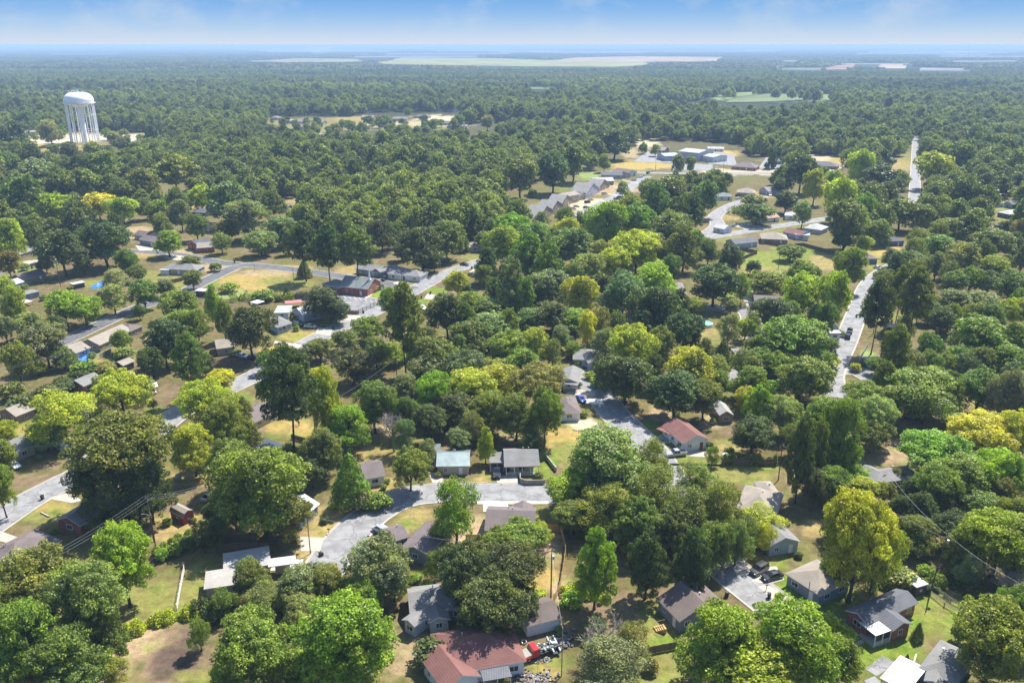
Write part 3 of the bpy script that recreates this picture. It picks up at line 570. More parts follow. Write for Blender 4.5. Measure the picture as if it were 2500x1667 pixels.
house('house with broad light tan hip roof and side wing below the mown field', 'the broad tan-roofed house', [((1795,1240),(1895,1262),12,2.7,'h',TAN,WHITE), ((1868,1216),(1912,1214),8,2.7,'h',TAN,WHITE)], group=HL)
house('small white cottage with a brick-red roof and side porch, pickup parked outside', 'the red-roofed white cottage', [((1668,1083),(1733,1072),12,2.8,'x',RED,WHITE,{'pitch':.5})], group=HL, porches=[((1636,1062),(1655,1054),5,2.5,RED,2,True)])
house('narrow grey-brown barn shed with pale metal roof under the trees', 'the metal-roofed barn shed', [((1756,1014),(1792,1013),8,2.5,'x',WROOF,TANB,{'pitch':.6,'rk':'metal','det':1,'oh':.2})], 'barn_shed', 'shed')
house('white-walled house with brown hip roof beside the blue car', 'the brown-roofed house by the blue car', [((1362,1009),(1420,1007),12,2.7,'h',MAUVE,WHITE)], group=HL)
house('pale house with grey roof and open garage facing the dead-end street', 'the grey-roofed house with open garage', [((1366,931),(1412,934),12,2.7,'x',LGREY,WHITE,{'pitch':.4})], group=HL, porches=[((1375,938),(1410,942),3,2.5,LGREY,2,False)])
house('pale blue-grey house with light hip roof surrounded by bushes', 'the pale hip-roofed house among bushes', [((1398,877),(1464,879),10,2.7,'h',LGREY,BLUEW), ((1436,887),(1466,885),4,2.6,'x',LGREY,BLUEW)], group=HL)
house('dark house with small grey gable half hidden behind tall trees beside the shaded street', 'the dark gabled house', [((1598,956),(1642,956),9,2.8,'x',LGREY,DARK)], group=HL)
house('flat grey-roofed house just below the red-earth clearing', 'the flat grey-roofed house', [((1798,869),(1850,868),7,2.7,'f',LGREY,SLATE)], group=HL)
house('brown-roofed house with dark recessed front at the turn of a side street', 'the brown-roofed house at the side street', [((1842,738),(1905,740),9,2.7,'g',MAUVE,DARK)], group=HL)
house('white trailer home beside the parked dark trucks on the straight street', 'the white trailer home', [((2020,802),(2050,801),7,2.5,'f',WROOF,WHITE), ((2026,815),(2056,814),3.5,2.4,'f',WROOF,WHITE)], group=HL)
house('long dark-walled mobile home with white roof beneath tall pines', 'the long mobile home under the pines', [((2163,800),(2222,802),4.5,2.7,'f',TAN,DARK)], group=HL)
house('grey-roofed house with dark roof vent under a green tree beside a paved patch', 'the grey roof with the dark vent', [((2100,1150),(2140,1180),13,2.7,'h',LGREY,BLUEW), ((2140,1175),(2178,1162),6,2.6,'x',LGREY,DARK)], group=HL)
house('dim grey-roofed house behind the thick tree trunk', 'the dim house behind the thick trunk', [((2205,1003),(2250,1012),9,2.7,'g',DGREY,DARK)], group=HL)
house('tiny white shed beside the fence at the end of the paved patch', 'the tiny white shed by the paved patch', [((2121,882),(2152,881),4,2.3,'f',WROOF,WHITE,{'det':1})], 'garden_shed', 'shed')
house('small brick house with pale grey roof on green grass', 'the small brick house on the green lawn', [((204,943),(252,922),7,2.6,'g',LGREY,BRICK,{**BK})], group=HL)
house('brown house with tan shingle roof near the picture edge, green lawn in front', 'the tan-roofed brown house', [((38,1017),(88,997),8,2.6,'g',TAN,TANB)], group=HL)
house('long light grey-roofed house shaded by trees beside several parked cars', 'the grey-roofed house with many parked cars', [((30,1108),(88,1086),9,2.6,'g',LGREY,BEIGE)], group=HL)
house('house with pinkish-brown roof squeezed between two yellow-green trees', 'the pinkish roof between yellow-green trees', [((215,1012),(255,996),8,2.6,'g',BROWN,BEIGE)], group=HL)
house('tan house with mauve-brown roof behind a tall pine and golden yard', 'the tan house behind the tall pine', [((618,1033),(680,1001),9,2.6,'g',MAUVE,BEIGE)], group=HL)
house('long tan-brick house with grey shingle roof in the row of back yards', 'the long tan-brick house', [((243,843),(325,805),9,2.7,'g',TAN,TANB,{**BK})], group=HL)
house('tan-brick house with brown hip roof adjoining the long tan-brick one', 'the brown hip-roofed tan-brick house', [((318,809),(350,795),9,2.7,'h',BROWN,TANB,{**BK})], group=HL)
house('pale-roofed house with a blue tarp lying beside its back wall', 'the pale-roofed house by the blue tarp', [((185,862),(222,848),9,2.6,'g',TAN,BLUEW)], group=HL)
house('small dark shed with grey-brown gable roof in a dry back yard', 'the small dark shed', [((300,893),(330,881),5,2.4,'g',TAN,DARK,{'det':1})], 'garden_shed', 'shed')
house('small two-tone white house with light grey roof beside a dark asphalt lane', 'the small white house by the asphalt lane', [((20,700),(60,687),7,3.0,'g',WROOF,BLUEW)], group=HL)
house('flat grey shed with open dark front below the small white house', 'the flat grey shed', [((56,722),(98,712),6,2.3,'f',LGREY,SLATE,{'det':1})], 'garden_shed', 'shed')
house('tiny white open-fronted shed in a golden yard', 'the tiny open-fronted shed', [((178,696),(209,690),4,2.1,'f',WROOF,DARK,{'det':1,'wins':False})], 'garden_shed', 'shed')
house('low brown-roofed house in tree shade beside the asphalt lane', 'the low brown house in the shade', [((55,683),(115,668),9,2.6,'g',BROWN,TANB)], group=HL)
house('long grey carport-fronted house at the far side of the lane', 'the carport-fronted house', [((46,622),(90,608),9,2.7,'g',LGREY,TANB)], group=HL)
house('long house with grey roof, white carport awning and shrubs along the fence', 'the grey house with white awning', [((390,656),(478,660),9,2.7,'h',LGREY,BEIGE), ((388,660),(412,660),3,2.4,'f',WROOF,WHITE,{'wins':False})], group=HL)
CH = house('red-brick church with grey-green gable roof beside its parking lot', 'the brick church', [((826,699),(898,706),13,3.4,'g',GGREEN,BRICK,{**BK,'pitch':.5}), ((784,693),(828,703),9,3.0,'h',GGREEN,BRICK,{**BK})], 'church', 'church')
house('pale house with grey roof and gabled garage wing just behind the church', 'the grey gabled house behind the church', [((866,655),(925,664),9,2.7,'g',LGREY,BLUEW), ((908,660),(928,665),12,2.8,'x',LGREY,SLATE)], group=HL)
house('low white house with pale blue-grey roof on the corner lawn opposite the church', 'the low white corner house', [((944,668),(1026,676),9,2.7,'h',LGREY,WHITE), ((944,664),(965,668),10,2.7,'g',LGREY,WHITE)], group=HL)
house('white metal-roofed house with wings shaded by a big dark tree', 'the white metal-roofed house', [((668,764),(706,763),9,2.7,'s',WROOF,WHITE,{'rk':'metal','pitch':.2}), ((712,757),(740,770),10,2.9,'x',WROOF,LAV,{'rk':'metal'})], group=HL)
house('grey bungalow with shingle roof and raised front porch beside the navy car', 'the grey bungalow with raised porch', [((672,797),(714,788),10,2.8,'h',LGREY,BLUEW)], group=HL, porches=[((678,801),(712,791),2,2.6,LGREY,4,True)])
house('cream house behind a big dark tree, white cars on its shaded drive', 'the cream house behind the big dark tree', [((528,852),(574,846),9,2.7,'g',TAN,BEIGE)], group=HL)
house('beige house with tan hip roof on the edge of the woods', 'the beige house at the edge of the woods', [((1142,604),(1176,602),9,2.7,'h',TAN,BEIGE)], group=HL)
house('dim house with shaded grey roof below large oaks', 'the dim house under large oaks', [((1032,640),(1070,642),9,2.7,'x',GREY,DARK)], group=HL)
house('white-roofed carport over a trailer beside the asphalt curve', 'the white-roofed carport', [((474,711),(512,713),4,2.4,'f',WROOF,DARK,{'wins':False,'det':1})], 'carport', 'carport')
for lab, q in {
 'brown-roofed house with white car at its gable, just past the asphalt lane': ((338,585),(378,592),9,'g',MAUVE,SLATE),
 'dark-roofed brick house beside the bright green tree': ((455,595),(485,602),10,'x',DGREY,BRICK),
 'tan-roofed house half hidden at the wood edge near the asphalt junction': ((480,606),(525,603),9,'g',TAN,BRICK),
 'pinkish-roofed house behind the brown-roofed one by the lane': ((325,572),(360,578),8,'g',BROWN,WHITE),
 'grey house with dark front on its own lane among dense trees': ((598,492),(640,494),10,'g',LGREY,SLATE),
 'dark house beneath spreading trees on the small lane': ((470,518),(500,520),9,'g',GREY,DARK),
 'small grey roof glimpsed between crowns beside the small lane': ((470,553),(520,555),9,'g',LGREY,BEIGE),
 'pale roof glimpsed between crowns above the small lane': ((660,508),(700,510),9,'g',LGREY,BEIGE),
 'light blue-grey house with brick chimney beside the mown field': ((1795,596),(1852,590),9,'g',GREY,BLUEW),
 'wide tan hip-roofed house enclosed by a wooden fence': ((1858,583),(1925,586),13,'h',TAN,TANB),
 'house with dark red roof next to the wide tan-roofed one': ((1910,566),(1955,575),9,'g',RED,LAV),
 'long white outbuilding with flat pale roof behind the wooden fence': ((1940,573),(1975,576),7,'f',WROOF,WHITE),
 'white house with large pale hip roof beside a big dark tree': ((1960,556),(2005,562),12,'h',WROOF,BLUEW),
 'white cottage with orange-brown roof and dark porch on the curve': ((1856,535),(1905,530),9,'g',ORNG,WHITE),
 'plain white house beside a lone slender tree': ((1915,526),(1948,528),9,'h',WROOF,WHITE),
 'blue-grey roofed house partly hidden at the road junction': ((1768,560),(1790,555),8,'x',WROOF,WHITE),
 'tan-roofed house with columned porch above the curving road': ((1798,470),(1845,472),12,'h',TAN,TANB),
 'pale green-roofed house beside the white car on the curving road': ((1752,480),(1790,480),10,'h',GGREEN,WHITE),
 'grey gable-roofed house at the end of the curving road': ((1852,462),(1876,468),10,'x',LGREY,LAV),
 'low white house glimpsed beneath the dark pines': ((1676,528),(1695,526),8,'x',WROOF,BLUEW),
 'low tan-roofed house half hidden by trees near the dark pines': ((1698,535),(1735,532),8,'h',TAN,TANB),
 'brown house with cars parked on its golden lawn': ((2095,632),(2145,632),10,'h',MAUVE,SLATE),
 'dark blue house in shade above the golden lawn': ((2155,590),(2210,588),10,'h',DGREY,BLUE),
 'grey house with plain gable beyond the yellow oak': ((2165,535),(2185,530),9,'x',GREY,BLUE),
 'red-roofed white cottage among the eastern trees': ((2422,498),(2452,496),8,'g',ORNG,WHITE),
 'grey-blue gabled cottage near the picture edge': ((2472,500),(2502,498),8,'g',GREY,BLUEW),
 'bright blue-walled house near the picture edge': ((2464,524),(2512,520),9,'h',WROOF,BLUE),
 'dark house sheltered by shrubs near the eastern edge': ((2452,555),(2490,553),9,'h',GREY,TANB),
 'pink-roofed house beyond the golden oak': ((2130,462),(2158,461),9,'g',ORNG,WHITE),
 'pale-roofed house tucked behind the golden oaks': ((2100,498),(2128,497),9,'g',LGREY,SLATE),
 'long brown-brick building with low grey roof beside its parking area': ((1966,402),(2044,407),14,'h',GREY,BRICK),
 'white house with low roof behind the brown-brick building': ((2158,390),(2192,390),9,'h',LGREY,DARK),
 'grey house across the straight road from its neighbours': ((2252,366),(2276,366),10,'g',LGREY,SLATE),
 'long low white building with many dark doors beyond the warehouse': ((1727,363),(1768,364),8,'g',WROOF,WHITE),
 'tan-roofed shop building set back in the clearing': ((1595,366),(1622,368),12,'g',TAN,TANB),
 'sprawling grey-brown roofed building opposite the warehouse': ((1785,406),(1845,410),16,'h',MAUVE,BRICK),
 'dark green-roofed house behind the sprawling building': ((1888,395),(1916,394),10,'h',DGREY,SLATE),
 'yellow-fronted building rising above trees beyond the water tower': ((118,246),(144,246),16,'g',TAN,(.6,.5,.15)),
 'grey roof showing among trees at the far side of the tower field': ((92,272),(120,272),14,'g',LGREY,BEIGE),
 'white building at the picture edge on the far side of the tower field': ((-5,258),(22,258),14,'g',WROOF,WHITE),
 'white office with dark windows behind the tower field': ((56,322),(84,322),10,'f',WROOF,WHITE),
 'low pale house among trees right of the tower field': ((318,286),(345,287),12,'g',LGREY,BEIGE),
 'low grey house near the far end of the tower field': ((370,312),(400,312),11,'h',TAN,BEIGE),
 'small pale roof deep in the far woods above the tower field': ((600,221),(618,221),18,'g',WROOF,WHITE)}.items():
    A, B, W, rt, rc, wc = q; house(lab, None, [(A,B,W,2.8,rt,rc,wc,{'det':1,'wk':'brick' if wc in (BRICK, TANB) else 'siding'})], group='houses farther off among the trees')
LM += [(1826,590,'the light blue-grey house by the mown field'), (1890,575,'the wide tan hip-roofed house'), (2005,395,'the brown-brick building'), (1815,398,'the sprawling grey-brown building'), (2120,625,'the brown house on the golden lawn'), (2435,492,'the red-roofed eastern cottage'), (1820,462,'the tan house on the curving road'), (620,487,'the grey house on its own lane'), (205,300,'the water tower'), (1690,375,'the pale blue warehouse')]
# far row of houses
i = 0
for lab, q in {
 'white house with broad pale roof at the start of the far row': (702,296,35), 'white house with blue-grey roof second along the far row': (741,297,32), 'grey tall-roofed house third along the far row': (776,298,24),
 'low dark garage below the white houses of the far row': (732,309,18), 'low pale house alone on the far lawn': (933,305,22), 'small pale roof down the slope from the far row': (780,331,14), 'flat tan-roofed house in the middle of the far clearing': (882,312,26),
 'low long roof behind the dark tree in the far clearing': (895,286,30), 'broad grey roof beside round dark trees in the far clearing': (975,290,36), 'large tan hip roof at the back of the far clearing': (1028,284,34),
 'grey roof at the wood edge of the far clearing': (1062,296,30), 'pale roof below the round dark trees in the far clearing': (990,318,26), 'bright white roof at the low edge of the far clearing': (990,330,20), 'long brown roof at the end of the far clearing': (1115,308,50), 'tan roof beside the pale green tree of the far clearing': (1085,300,24), 'small grey house at the west end of the far row': (668,287,16), 'white gable high at the far clearing\'s wood edge': (1100,268,14)}.items():
    x, y, w = q; c = [WROOF, LGREY, TAN, LGREY, MAUVE][i % 5] if 'grey' not in lab else LGREY
    house(lab, None, [((x-w/2,y),(x+w/2,y+1),11,3.0,'hgg'[i % 3],c,WHITE if 'white' in lab else BEIGE,{'det':1})], group='houses of the far clearing'); i += 1
LM += [(900,300,'the far clearing of houses'), (700,296,'the far row of white houses'), (1080,300,'the long brown roof of the far clearing')]
# apartment row and warehouse
for k, (lab, a, b_, W, he, rt, rc, wc) in enumerate([
 ('grey-roofed row dwelling lowest in the terrace, partly behind trees', (1293,545), (1335,528), 11, 2.8, 'x', LGREY, TANB), ('grey-roofed row dwelling second up the terrace', (1318,531), (1352,513), 11, 2.8, 'x', LGREY, TANB),
 ('grey-roofed row dwelling third up the terrace beside black cars', (1345,516), (1377,500), 11, 2.8, 'x', LGREY, TANB), ('grey-roofed row dwelling just below the taller pale one', (1370,501), (1400,486), 11, 2.8, 'x', LGREY, TANB),
 ('two-storey beige dwelling standing tallest in the terrace', (1374,482), (1416,474), 9, 5.2, 'g', TAN, BEIGE), ('gable-fronted beige dwelling just above the tallest one', (1415,480), (1436,474), 12, 2.9, 'x', MAUVE, BEIGE),
 ('grey dwelling with long low roof in mid terrace', (1430,477), (1466,460), 13, 2.8, 'x', LGREY, LAV), ('low grey dwelling beside the leafless lot tree', (1462,460), (1490,448), 11, 2.8, 'x', LGREY, TANB),
 ('flat pale-roofed block near the top of the terrace', (1448,443), (1500,442), 11, 3.0, 'g', WROOF, TANB), ('blue-grey roofed dwelling near the top of the terrace', (1466,427), (1520,428), 10, 2.9, 'g', GREY, LAV), ('dark red-roofed dwelling at the top of the terrace', (1505,427), (1540,425), 14, 2.9, 'x', MAUVE, BEIGE), ('white-gabled dwelling last at the top of the terrace', (1532,424), (1556,420), 16, 2.9, 'x', BROWN, WHITE)]):
    house(lab, 'the '+{0: 'lowest terrace dwelling', 4: 'two-storey terrace dwelling', 8: 'pale-roofed terrace block'}[k] if k in (0, 4, 8) else None, [(a, b_, W, he, rt, rc, wc, {'det':1,'pitch':.38})], group='terrace of dwellings by the parking lot')
house('large pale blue metal warehouse with a lower lean-to wing', None, [((1656,369),(1706,374),26,8.0,'g',WROOF,LAV,{'rk':'metal','pitch':.14,'det':0}), ((1704,379),(1742,384),20,5.0,'g',WROOF,WHITE,{'rk':'metal','pitch':.14,'det':1}), ((1622,381),(1660,380),20,4.8,'g',(.42,.52,.6),LAV,{'rk':'metal','pitch':.14,'det':0})], 'warehouse', 'warehouse')
# steeple and entrance tower on the church
p = P(904, 716, 0); m = MB(); m.cbox((p.x, p.y, 0), 1.5, 1.3, 5.4, ang=-.1); m.build('entrance_tower', wallmat(WHITE), CH)
m = MB(); m.tube([(p.x, p.y, 5.4), (p.x, p.y, 6.4), (p.x, p.y, 6.5), (p.x, p.y, 12.5)], [.75, .75, .5, .03], 8); m.build('steeple', M_white, CH)
# ------------------------------------------------------------ water tower
wc_ = P(209, 349, 0); s_ = proj(wc_.x, wc_.y, 0)[2]/F0
wt = empty('water_tower', wc_, 0, 'white water tower with domed tank on a ring of slender columns', 'water tower')
Rt = 33.5*s_; zt = 44.0; M_wt = plain('tank_paint', (.88, .88, .88), .45, 0, .04, .2)
def loc(mb, nm, mat=M_wt, sm=False): return mb.build(nm, mat, wt, sm, origin=(0, 0, 0))
m = MB(); n_ = 14; prof = [(2.2, zt-6.5), (Rt*.55, zt-4.6), (Rt*.9, zt-1.8), (Rt, zt+.5)]+[(Rt*math.cos(t)**.62, zt+.5+Rt*.60*math.sin(t)) for t in [i*math.pi/2/n_ for i in range(1, n_)]]+[(.3, zt+.5+Rt*.60)]
m.lathe(prof, 48); loc(m, 'tank', sm=True)
m = MB(); m.lathe([(Rt*.92, zt-1.9), (Rt+1.1, zt-1.9), (Rt+1.1, zt-1.5), (Rt*.92, zt-1.5)], 48); bal = loc(m, 'balcony')
m = MB(); ring = [((Rt+1.05)*math.cos(a), (Rt+1.05)*math.sin(a), zt-.5) for a in [i*2*math.pi/48 for i in range(49)]]; m.tube(ring, .07, 4); m.build('guard_rail', M_wt, bal, origin=(0, 0, 0))
m = MB(); m.tube([(0, 0, 0), (0, 0, zt-6)], [3.2, 3.0], 20); loc(m, 'riser')
for i in range(14):
    a = i*2*math.pi/14+.1; m = MB(); m.tube([(Rt*.95*math.cos(a), Rt*.95*math.sin(a), 0), (Rt*.93*math.cos(a), Rt*.93*math.sin(a), zt-1.5)], .6, 10); l_ = loc(m, 'leg')
for z in (14, 30):
    m = MB(); m.tube([(Rt*.96*math.cos(a), Rt*.96*math.sin(a), z) for a in [i*2*math.pi/14+.1 for i in range(15)]], .16, 5, cap=False); loc(m, 'brace')
m = MB(); m.tube([(-Rt*.5, -Rt*.88, zt-4), (-Rt*.46, -Rt*.80, zt+4.5), (-Rt*.2, -Rt*.35, zt+Rt*.60)], .12, 5); m.tube([(-Rt*.5+.6, -Rt*.88, zt-4), (-Rt*.46+.6, -Rt*.80, zt+4.5), (-Rt*.2+.6, -Rt*.35, zt+Rt*.60)], .12, 5); loc(m, 'ladder')
sg = MB()
for i, ch in enumerate('FASSN AR'):
    x0 = -8.6+i*2.25; z0 = zt+Rt*.50; T_ = {'F': [(0,0,0,3),(0,3,1.4,3),(0,1.6,1.1,1.6)], 'A': [(0,0,.75,3),(.75,3,1.5,0),(.35,1.1,1.15,1.1)], 'S': [(1.4,3,0,2.6),(0,2.6,0,1.7),(0,1.7,1.4,1.3),(1.4,1.3,1.4,.3),(1.4,.3,0,0)], 'N': [(0,0,0,3),(0,3,1.4,0),(1.4,0,1.4,3)], 'R': [(0,0,0,3),(0,3,1.4,2.8),(1.4,2.8,1.4,1.8),(1.4,1.8,0,1.5),(.3,1.5,1.4,0)]}.get(ch, [])
    zz = 1.6*(1-((x0+.7)/9)**2)
    for a, b2, c, d in T_: sg.tube([(x0+a, -1, z0+b2+zz+.6), (x0+c, -1, z0+d+zz+.6)], .26, 4)
    if T_: sg.tube([(x0+.7, -1, z0+zz-1.2), (x0+.7, -1, z0+zz+.8)], .1, 4)
loc(sg, 'roof_lettering', plain('letter_paint', (.62, .72, .70), .5))
# ------------------------------------------------------------ trees: unit prototypes (1 wide, 1 tall), crown + trunk
def unit(v): return v/np.maximum(np.linalg.norm(v, axis=1, keepdims=True), 1e-6)
def lobes(kind, rs):
    C = []; Rr = []; S = []
    def add(c, r, s=.8): C.append(c); Rr.append(r); S.append(s)
    if kind in ('oak', 'thin'):
        ph = rs.rand(4)*6.28; ns = rs.randint(7, 10); subs = [(0, 0, .70, .24)]
        for i in range(ns):
            a_ = i*6.283/ns+rs.randn()*.25; q = rs.uniform(.20, .31); subs.append((math.cos(a_)*q, math.sin(a_)*q, rs.uniform(.30, .70), rs.uniform(.14, .22)))
        for i in range(3): a_ = rs.rand()*6.28; subs.append((math.cos(a_)*.14, math.sin(a_)*.14, rs.uniform(.72, .88), rs.uniform(.10, .16)))
        for i in range(4): a_ = i*1.6+rs.rand(); q = rs.uniform(.08, .24); subs.append((math.cos(a_)*q, math.sin(a_)*q, rs.uniform(.24, .38), rs.uniform(.12, .17)))
        dens = 16 if kind == 'oak' else 8
        for (sx, sy, sz_, sr) in subs:
            n = int(dens*(sr/.18)**1.6)+3; off = rs.rand()*6.28
            for i in range(n):
                t = (i+.5)/n; zz = 1-1.5*t; th = off+i*2.39996+rs.randn()*.3; rr = math.sqrt(max(0, 1-zz*zz)); k = sr*rs.uniform(.72, 1.12)
                add((sx+math.cos(th)*rr*k, sy+math.sin(th)*rr*k, min(.97, sz_+zz*k*.95)), sr*rs.uniform(.26, .44), rs.uniform(.55, .85))
    elif kind == 'tall':
        ph = rs.rand(3)*6.28
        for i in range(13):
            z = .20+.70*(i/12)+rs.randn()*.02; a_ = i*2.4+rs.randn()*.3; w_ = math.sin(math.pi*min(1, .30+.66*(z-.2)/.72)); q = .22*w_*rs.uniform(.6, 1.1); sr = rs.uniform(.15, .22)*(.45+.6*w_)
            n = int(9+4*w_); off = rs.rand()*6.28
            for j in range(n):
                t = (j+.5)/n; zz = 1-1.6*t; th = off+j*2.39996; rr = math.sqrt(max(0, 1-zz*zz)); k = sr*rs.uniform(.7, 1.15)
                add((math.cos(a_)*q+math.cos(th)*rr*k, math.sin(a_)*q+math.sin(th)*rr*k, min(.97, z+zz*k*.7)), sr*rs.uniform(.28, .45), .7)
    elif kind == 'pine':
        for i in range(13):
            z = .40+.58*(i/12)**.9; n = rs.randint(4, 6) if i < 12 else 2; o = rs.rand()*6.28
            reach = .44*math.sin(math.pi*min(1, .30+.72*(z-.40)/.60))**.8*rs.uniform(.7, 1.1)+.03
            for j in range(n):
                a = o+j*6.28/n+rs.randn()*.25; f = rs.uniform(.7, 1.05)
                for q in (.55, 1.0): add((math.cos(a)*reach*f*q, math.sin(a)*reach*f*q, z-.02+.05*q+rs.randn()*.008), rs.uniform(.075, .115)*(.6+.4*q)*(1 if i < 11 else .8), .34)
    elif kind == 'cedar':
        for i in range(60):
            t = (i+.5)/60; z = .08+.88*t; q = .40*(1-t)**.75*(1+rs.randn()*.08); th = i*2.39996; add((math.cos(th)*q, math.sin(th)*q, z), .11*(1-t)+.045, .8)
    elif kind == 'shrub':
        for i in range(20):
            th = i*2.39996; q = .36*math.sqrt((i+.5)/20); add((math.cos(th)*q, math.sin(th)*q, .28+.35*(1-(q/.40)**2)+rs.randn()*.06), rs.uniform(.13, .2), 1.3)
    elif kind == 'ivy':
        for i in range(60):
            z = rs.rand(); th = rs.rand()*6.28; q = .30*(1-.35*z)*(1+.3*math.sin(9*z+th)+rs.randn()*.2); add((math.cos(th)*q, math.sin(th)*q, .06+.86*z), rs.uniform(.12, .19)*(1-.3*z), .55)
    C, Rr = np.array(C), np.array(Rr)
    if kind not in ('shrub', 'cedar'): C[:, :2] *= .455/np.percentile(np.hypot(C[:, 0], C[:, 1])+Rr*.8, 95)
    return C, Rr, np.array(S)
def crown_mesh(name, kind, nleaf, leaf, seed, mat):
    rs = np.random.RandomState(seed); C, Rr, S = lobes(kind, rs)
    p = Rr**2/np.sum(Rr**2); li = rs.choice(len(C), nleaf, p=p)
    d = unit(rs.randn(nleaf, 3)+np.array([0, 0, .25])); rad = rs.uniform(.6, 1.12, nleaf)**.7
    sp = {'pine': 1.15, 'thin': 1.25}.get(kind, 1.05)
    # a lobe's surface is itself tufted
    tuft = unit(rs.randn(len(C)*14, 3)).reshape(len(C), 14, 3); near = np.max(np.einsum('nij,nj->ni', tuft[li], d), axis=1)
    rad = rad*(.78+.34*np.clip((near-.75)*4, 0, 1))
    pos = C[li]+d*(Rr[li]*rad*sp)[:, None]*np.stack([np.ones(nleaf), np.ones(nleaf), S[li]], 1)
    nrm = unit(d*.75+rs.randn(nleaf, 3)*.55+np.array([0, 0, .35])); t = unit(np.cross(nrm, rs.randn(nleaf, 3))); bt = np.cross(nrm, t)
    s = leaf*rs.uniform(.6, 1.25, nleaf)[:, None]*.5; w = s*rs.uniform(.55, .95, nleaf)[:, None]
    V = np.stack([pos-t*s, pos-bt*w+t*s*.1, pos+t*s, pos+bt*w-t*s*.1], 1).reshape(-1, 3)
    V[:, 2] = np.maximum(V[:, 2], .004)
    me = bpy.data.meshes.new(name); npmesh(me, V, np.arange(nleaf*4).reshape(-1, 4))
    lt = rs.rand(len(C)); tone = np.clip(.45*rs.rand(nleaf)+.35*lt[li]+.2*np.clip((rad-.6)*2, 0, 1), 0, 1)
    me.attributes.new('tone', 'FLOAT', 'FACE').data.foreach_set('value', tone.astype(np.float32)); me.materials.append(mat)
    return me, C, Rr
def trunk_mesh(name, kind, C, seed, aspect=1.):
    rs = np.random.RandomState(seed+99); mb = MB(); H = {'pine': .97, 'tall': .85, 'cedar': .8, 'shrub': .4, 'ivy': .8}.get(kind, .62); r = {'shrub': .02, 'pine': .017, 'ivy': .02}.get(kind, .024)
    bend = rs.randn(2)*.015
    pts = [(bend[0]*math.sin(t*3), bend[1]*math.sin(t*2.5), t*H) for t in (0, .06, .2, .4, .6, .8, 1)]
    mb.tube(pts, [r*1.5, r*1.05, r*.92, r*.8, r*.62, r*.42, r*.15], 8)
    n = {'oak': 11, 'thin': 14, 'tall': 12, 'pine': 22, 'cedar': 4, 'shrub': 4, 'ivy': 2}.get(kind, 8)
    for i in rs.choice(len(C), min(n, len(C)), replace=False):
        c = Vector(C[i]); z0 = max(.12, min(H*.95, c.z*(.55 if kind != 'pine' else .96)-.02)); st = Vector((0, 0, z0)); mid = st.lerp(c, .5)+Vector((0, 0, -.02))
        mb.tube([st, mid, c], [r*.45, r*.28, r*.08], 5)
    me_o = mb.build(name, M_bark); me = me_o.data; bpy.data.objects.remove(me_o); return me
def bare_mesh(name, seed, n=9, depth=4, mat=None):
    rs = random.Random(seed); mb = MB()
    def grow(p, d, l, r, k):
        q = p+d*l; m = p.lerp(q, .5)+Vector((rs.uniform(-1, 1), rs.uniform(-1, 1), 0))*l*.08; mb.tube([p, m, q], [r, r*.8, r*.6], 4 if k else 6, cap=False)
        if k >= depth: return
        for i in range(4 if k else n):
            a = rs.uniform(0, 6.28); t = rs.uniform(.5, 1.0); nd = (d+Vector((math.cos(a), math.sin(a), rs.uniform(-.1, .5)))*rs.uniform(.5, .9)).normalized()
            grow(p.lerp(q, t), nd, l*rs.uniform(.55, .75), r*.5, k+1)
    grow(Vector((0, 0, 0)), Vector((0, 0, 1)), .34, .022, 0)
    o = mb.build(name, mat or M_greybark); me = o.data; bpy.data.objects.remove(o)
    co = np.zeros(len(me.vertices)*3, np.float32); me.vertices.foreach_get('co', co); co = co.reshape(-1, 3); sc1 = .5/np.percentile(np.abs(co[:, :2]), 99); co[:, :2] *= sc1*.95; co[:, 2] /= co[:, 2].max()
    me.vertices.foreach_set('co', co.ravel()); me.update(); return me
PROTO = {}
def proto(kind, lod, var):
    k = (kind, lod, var)
    if k in PROTO: return PROTO[k]
    n, lf = {'oak': ((36000, .0245), (19000, .033), (7500, .053)), 'thin': ((17000, .024), (7000, .038), (2800, .062)), 'tall': ((30000, .025), (16000, .034), (6800, .052)),
             'pine': ((22000, .027), (11000, .038), (5000, .058)), 'cedar': ((9000, .04), (4000, .06), (1500, .10)), 'shrub': ((2600, .085), (1200, .12), (500, .18)), 'ivy': ((14000, .04), (6000, .06), (2500, .09))}[kind][lod]
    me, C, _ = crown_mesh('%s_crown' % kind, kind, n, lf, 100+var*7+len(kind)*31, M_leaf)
    PROTO[k] = (me, trunk_mesh('%s_trunk' % kind, kind, C, var)); return PROTO[k]
COLS = {'dk': ((.076, .094, .028), 'dark green'), 'md': ((.122, .148, .030), 'mid green'), 'gr': ((.152, .185, .026), 'green'), 'br': ((.175, .240, .018), 'bright green'), 'yg': ((.265, .290, .026), 'yellow-green'),
        'yl': ((.37, .345, .028), 'yellow'), 'ol': ((.170, .172, .042), 'olive green'), 'lt': ((.200, .225, .075), 'pale green'), 'tn': ((.28, .235, .10), 'straw-coloured'), 'gy': ((.150, .175, .078), 'grey-green')}
KN = {'oak': ('broadleaf_tree', 'broad-crowned tree', 'tree'), 'tall': ('tall_tree', 'tall oval tree', 'tree'), 'thin': ('open_tree', 'thin-leaved tree', 'tree'), 'pine': ('pine_tree', 'pine', 'pine tree'),
      'cedar': ('cedar_tree', 'cone-shaped tree', 'tree'), 'shrub': ('shrub', 'rounded shrub', 'shrub'), 'ivy': ('ivy_clad_tree', 'vine-smothered tree', 'tree'), 'bare': ('bare_tree', 'leafless grey tree', 'tree')}
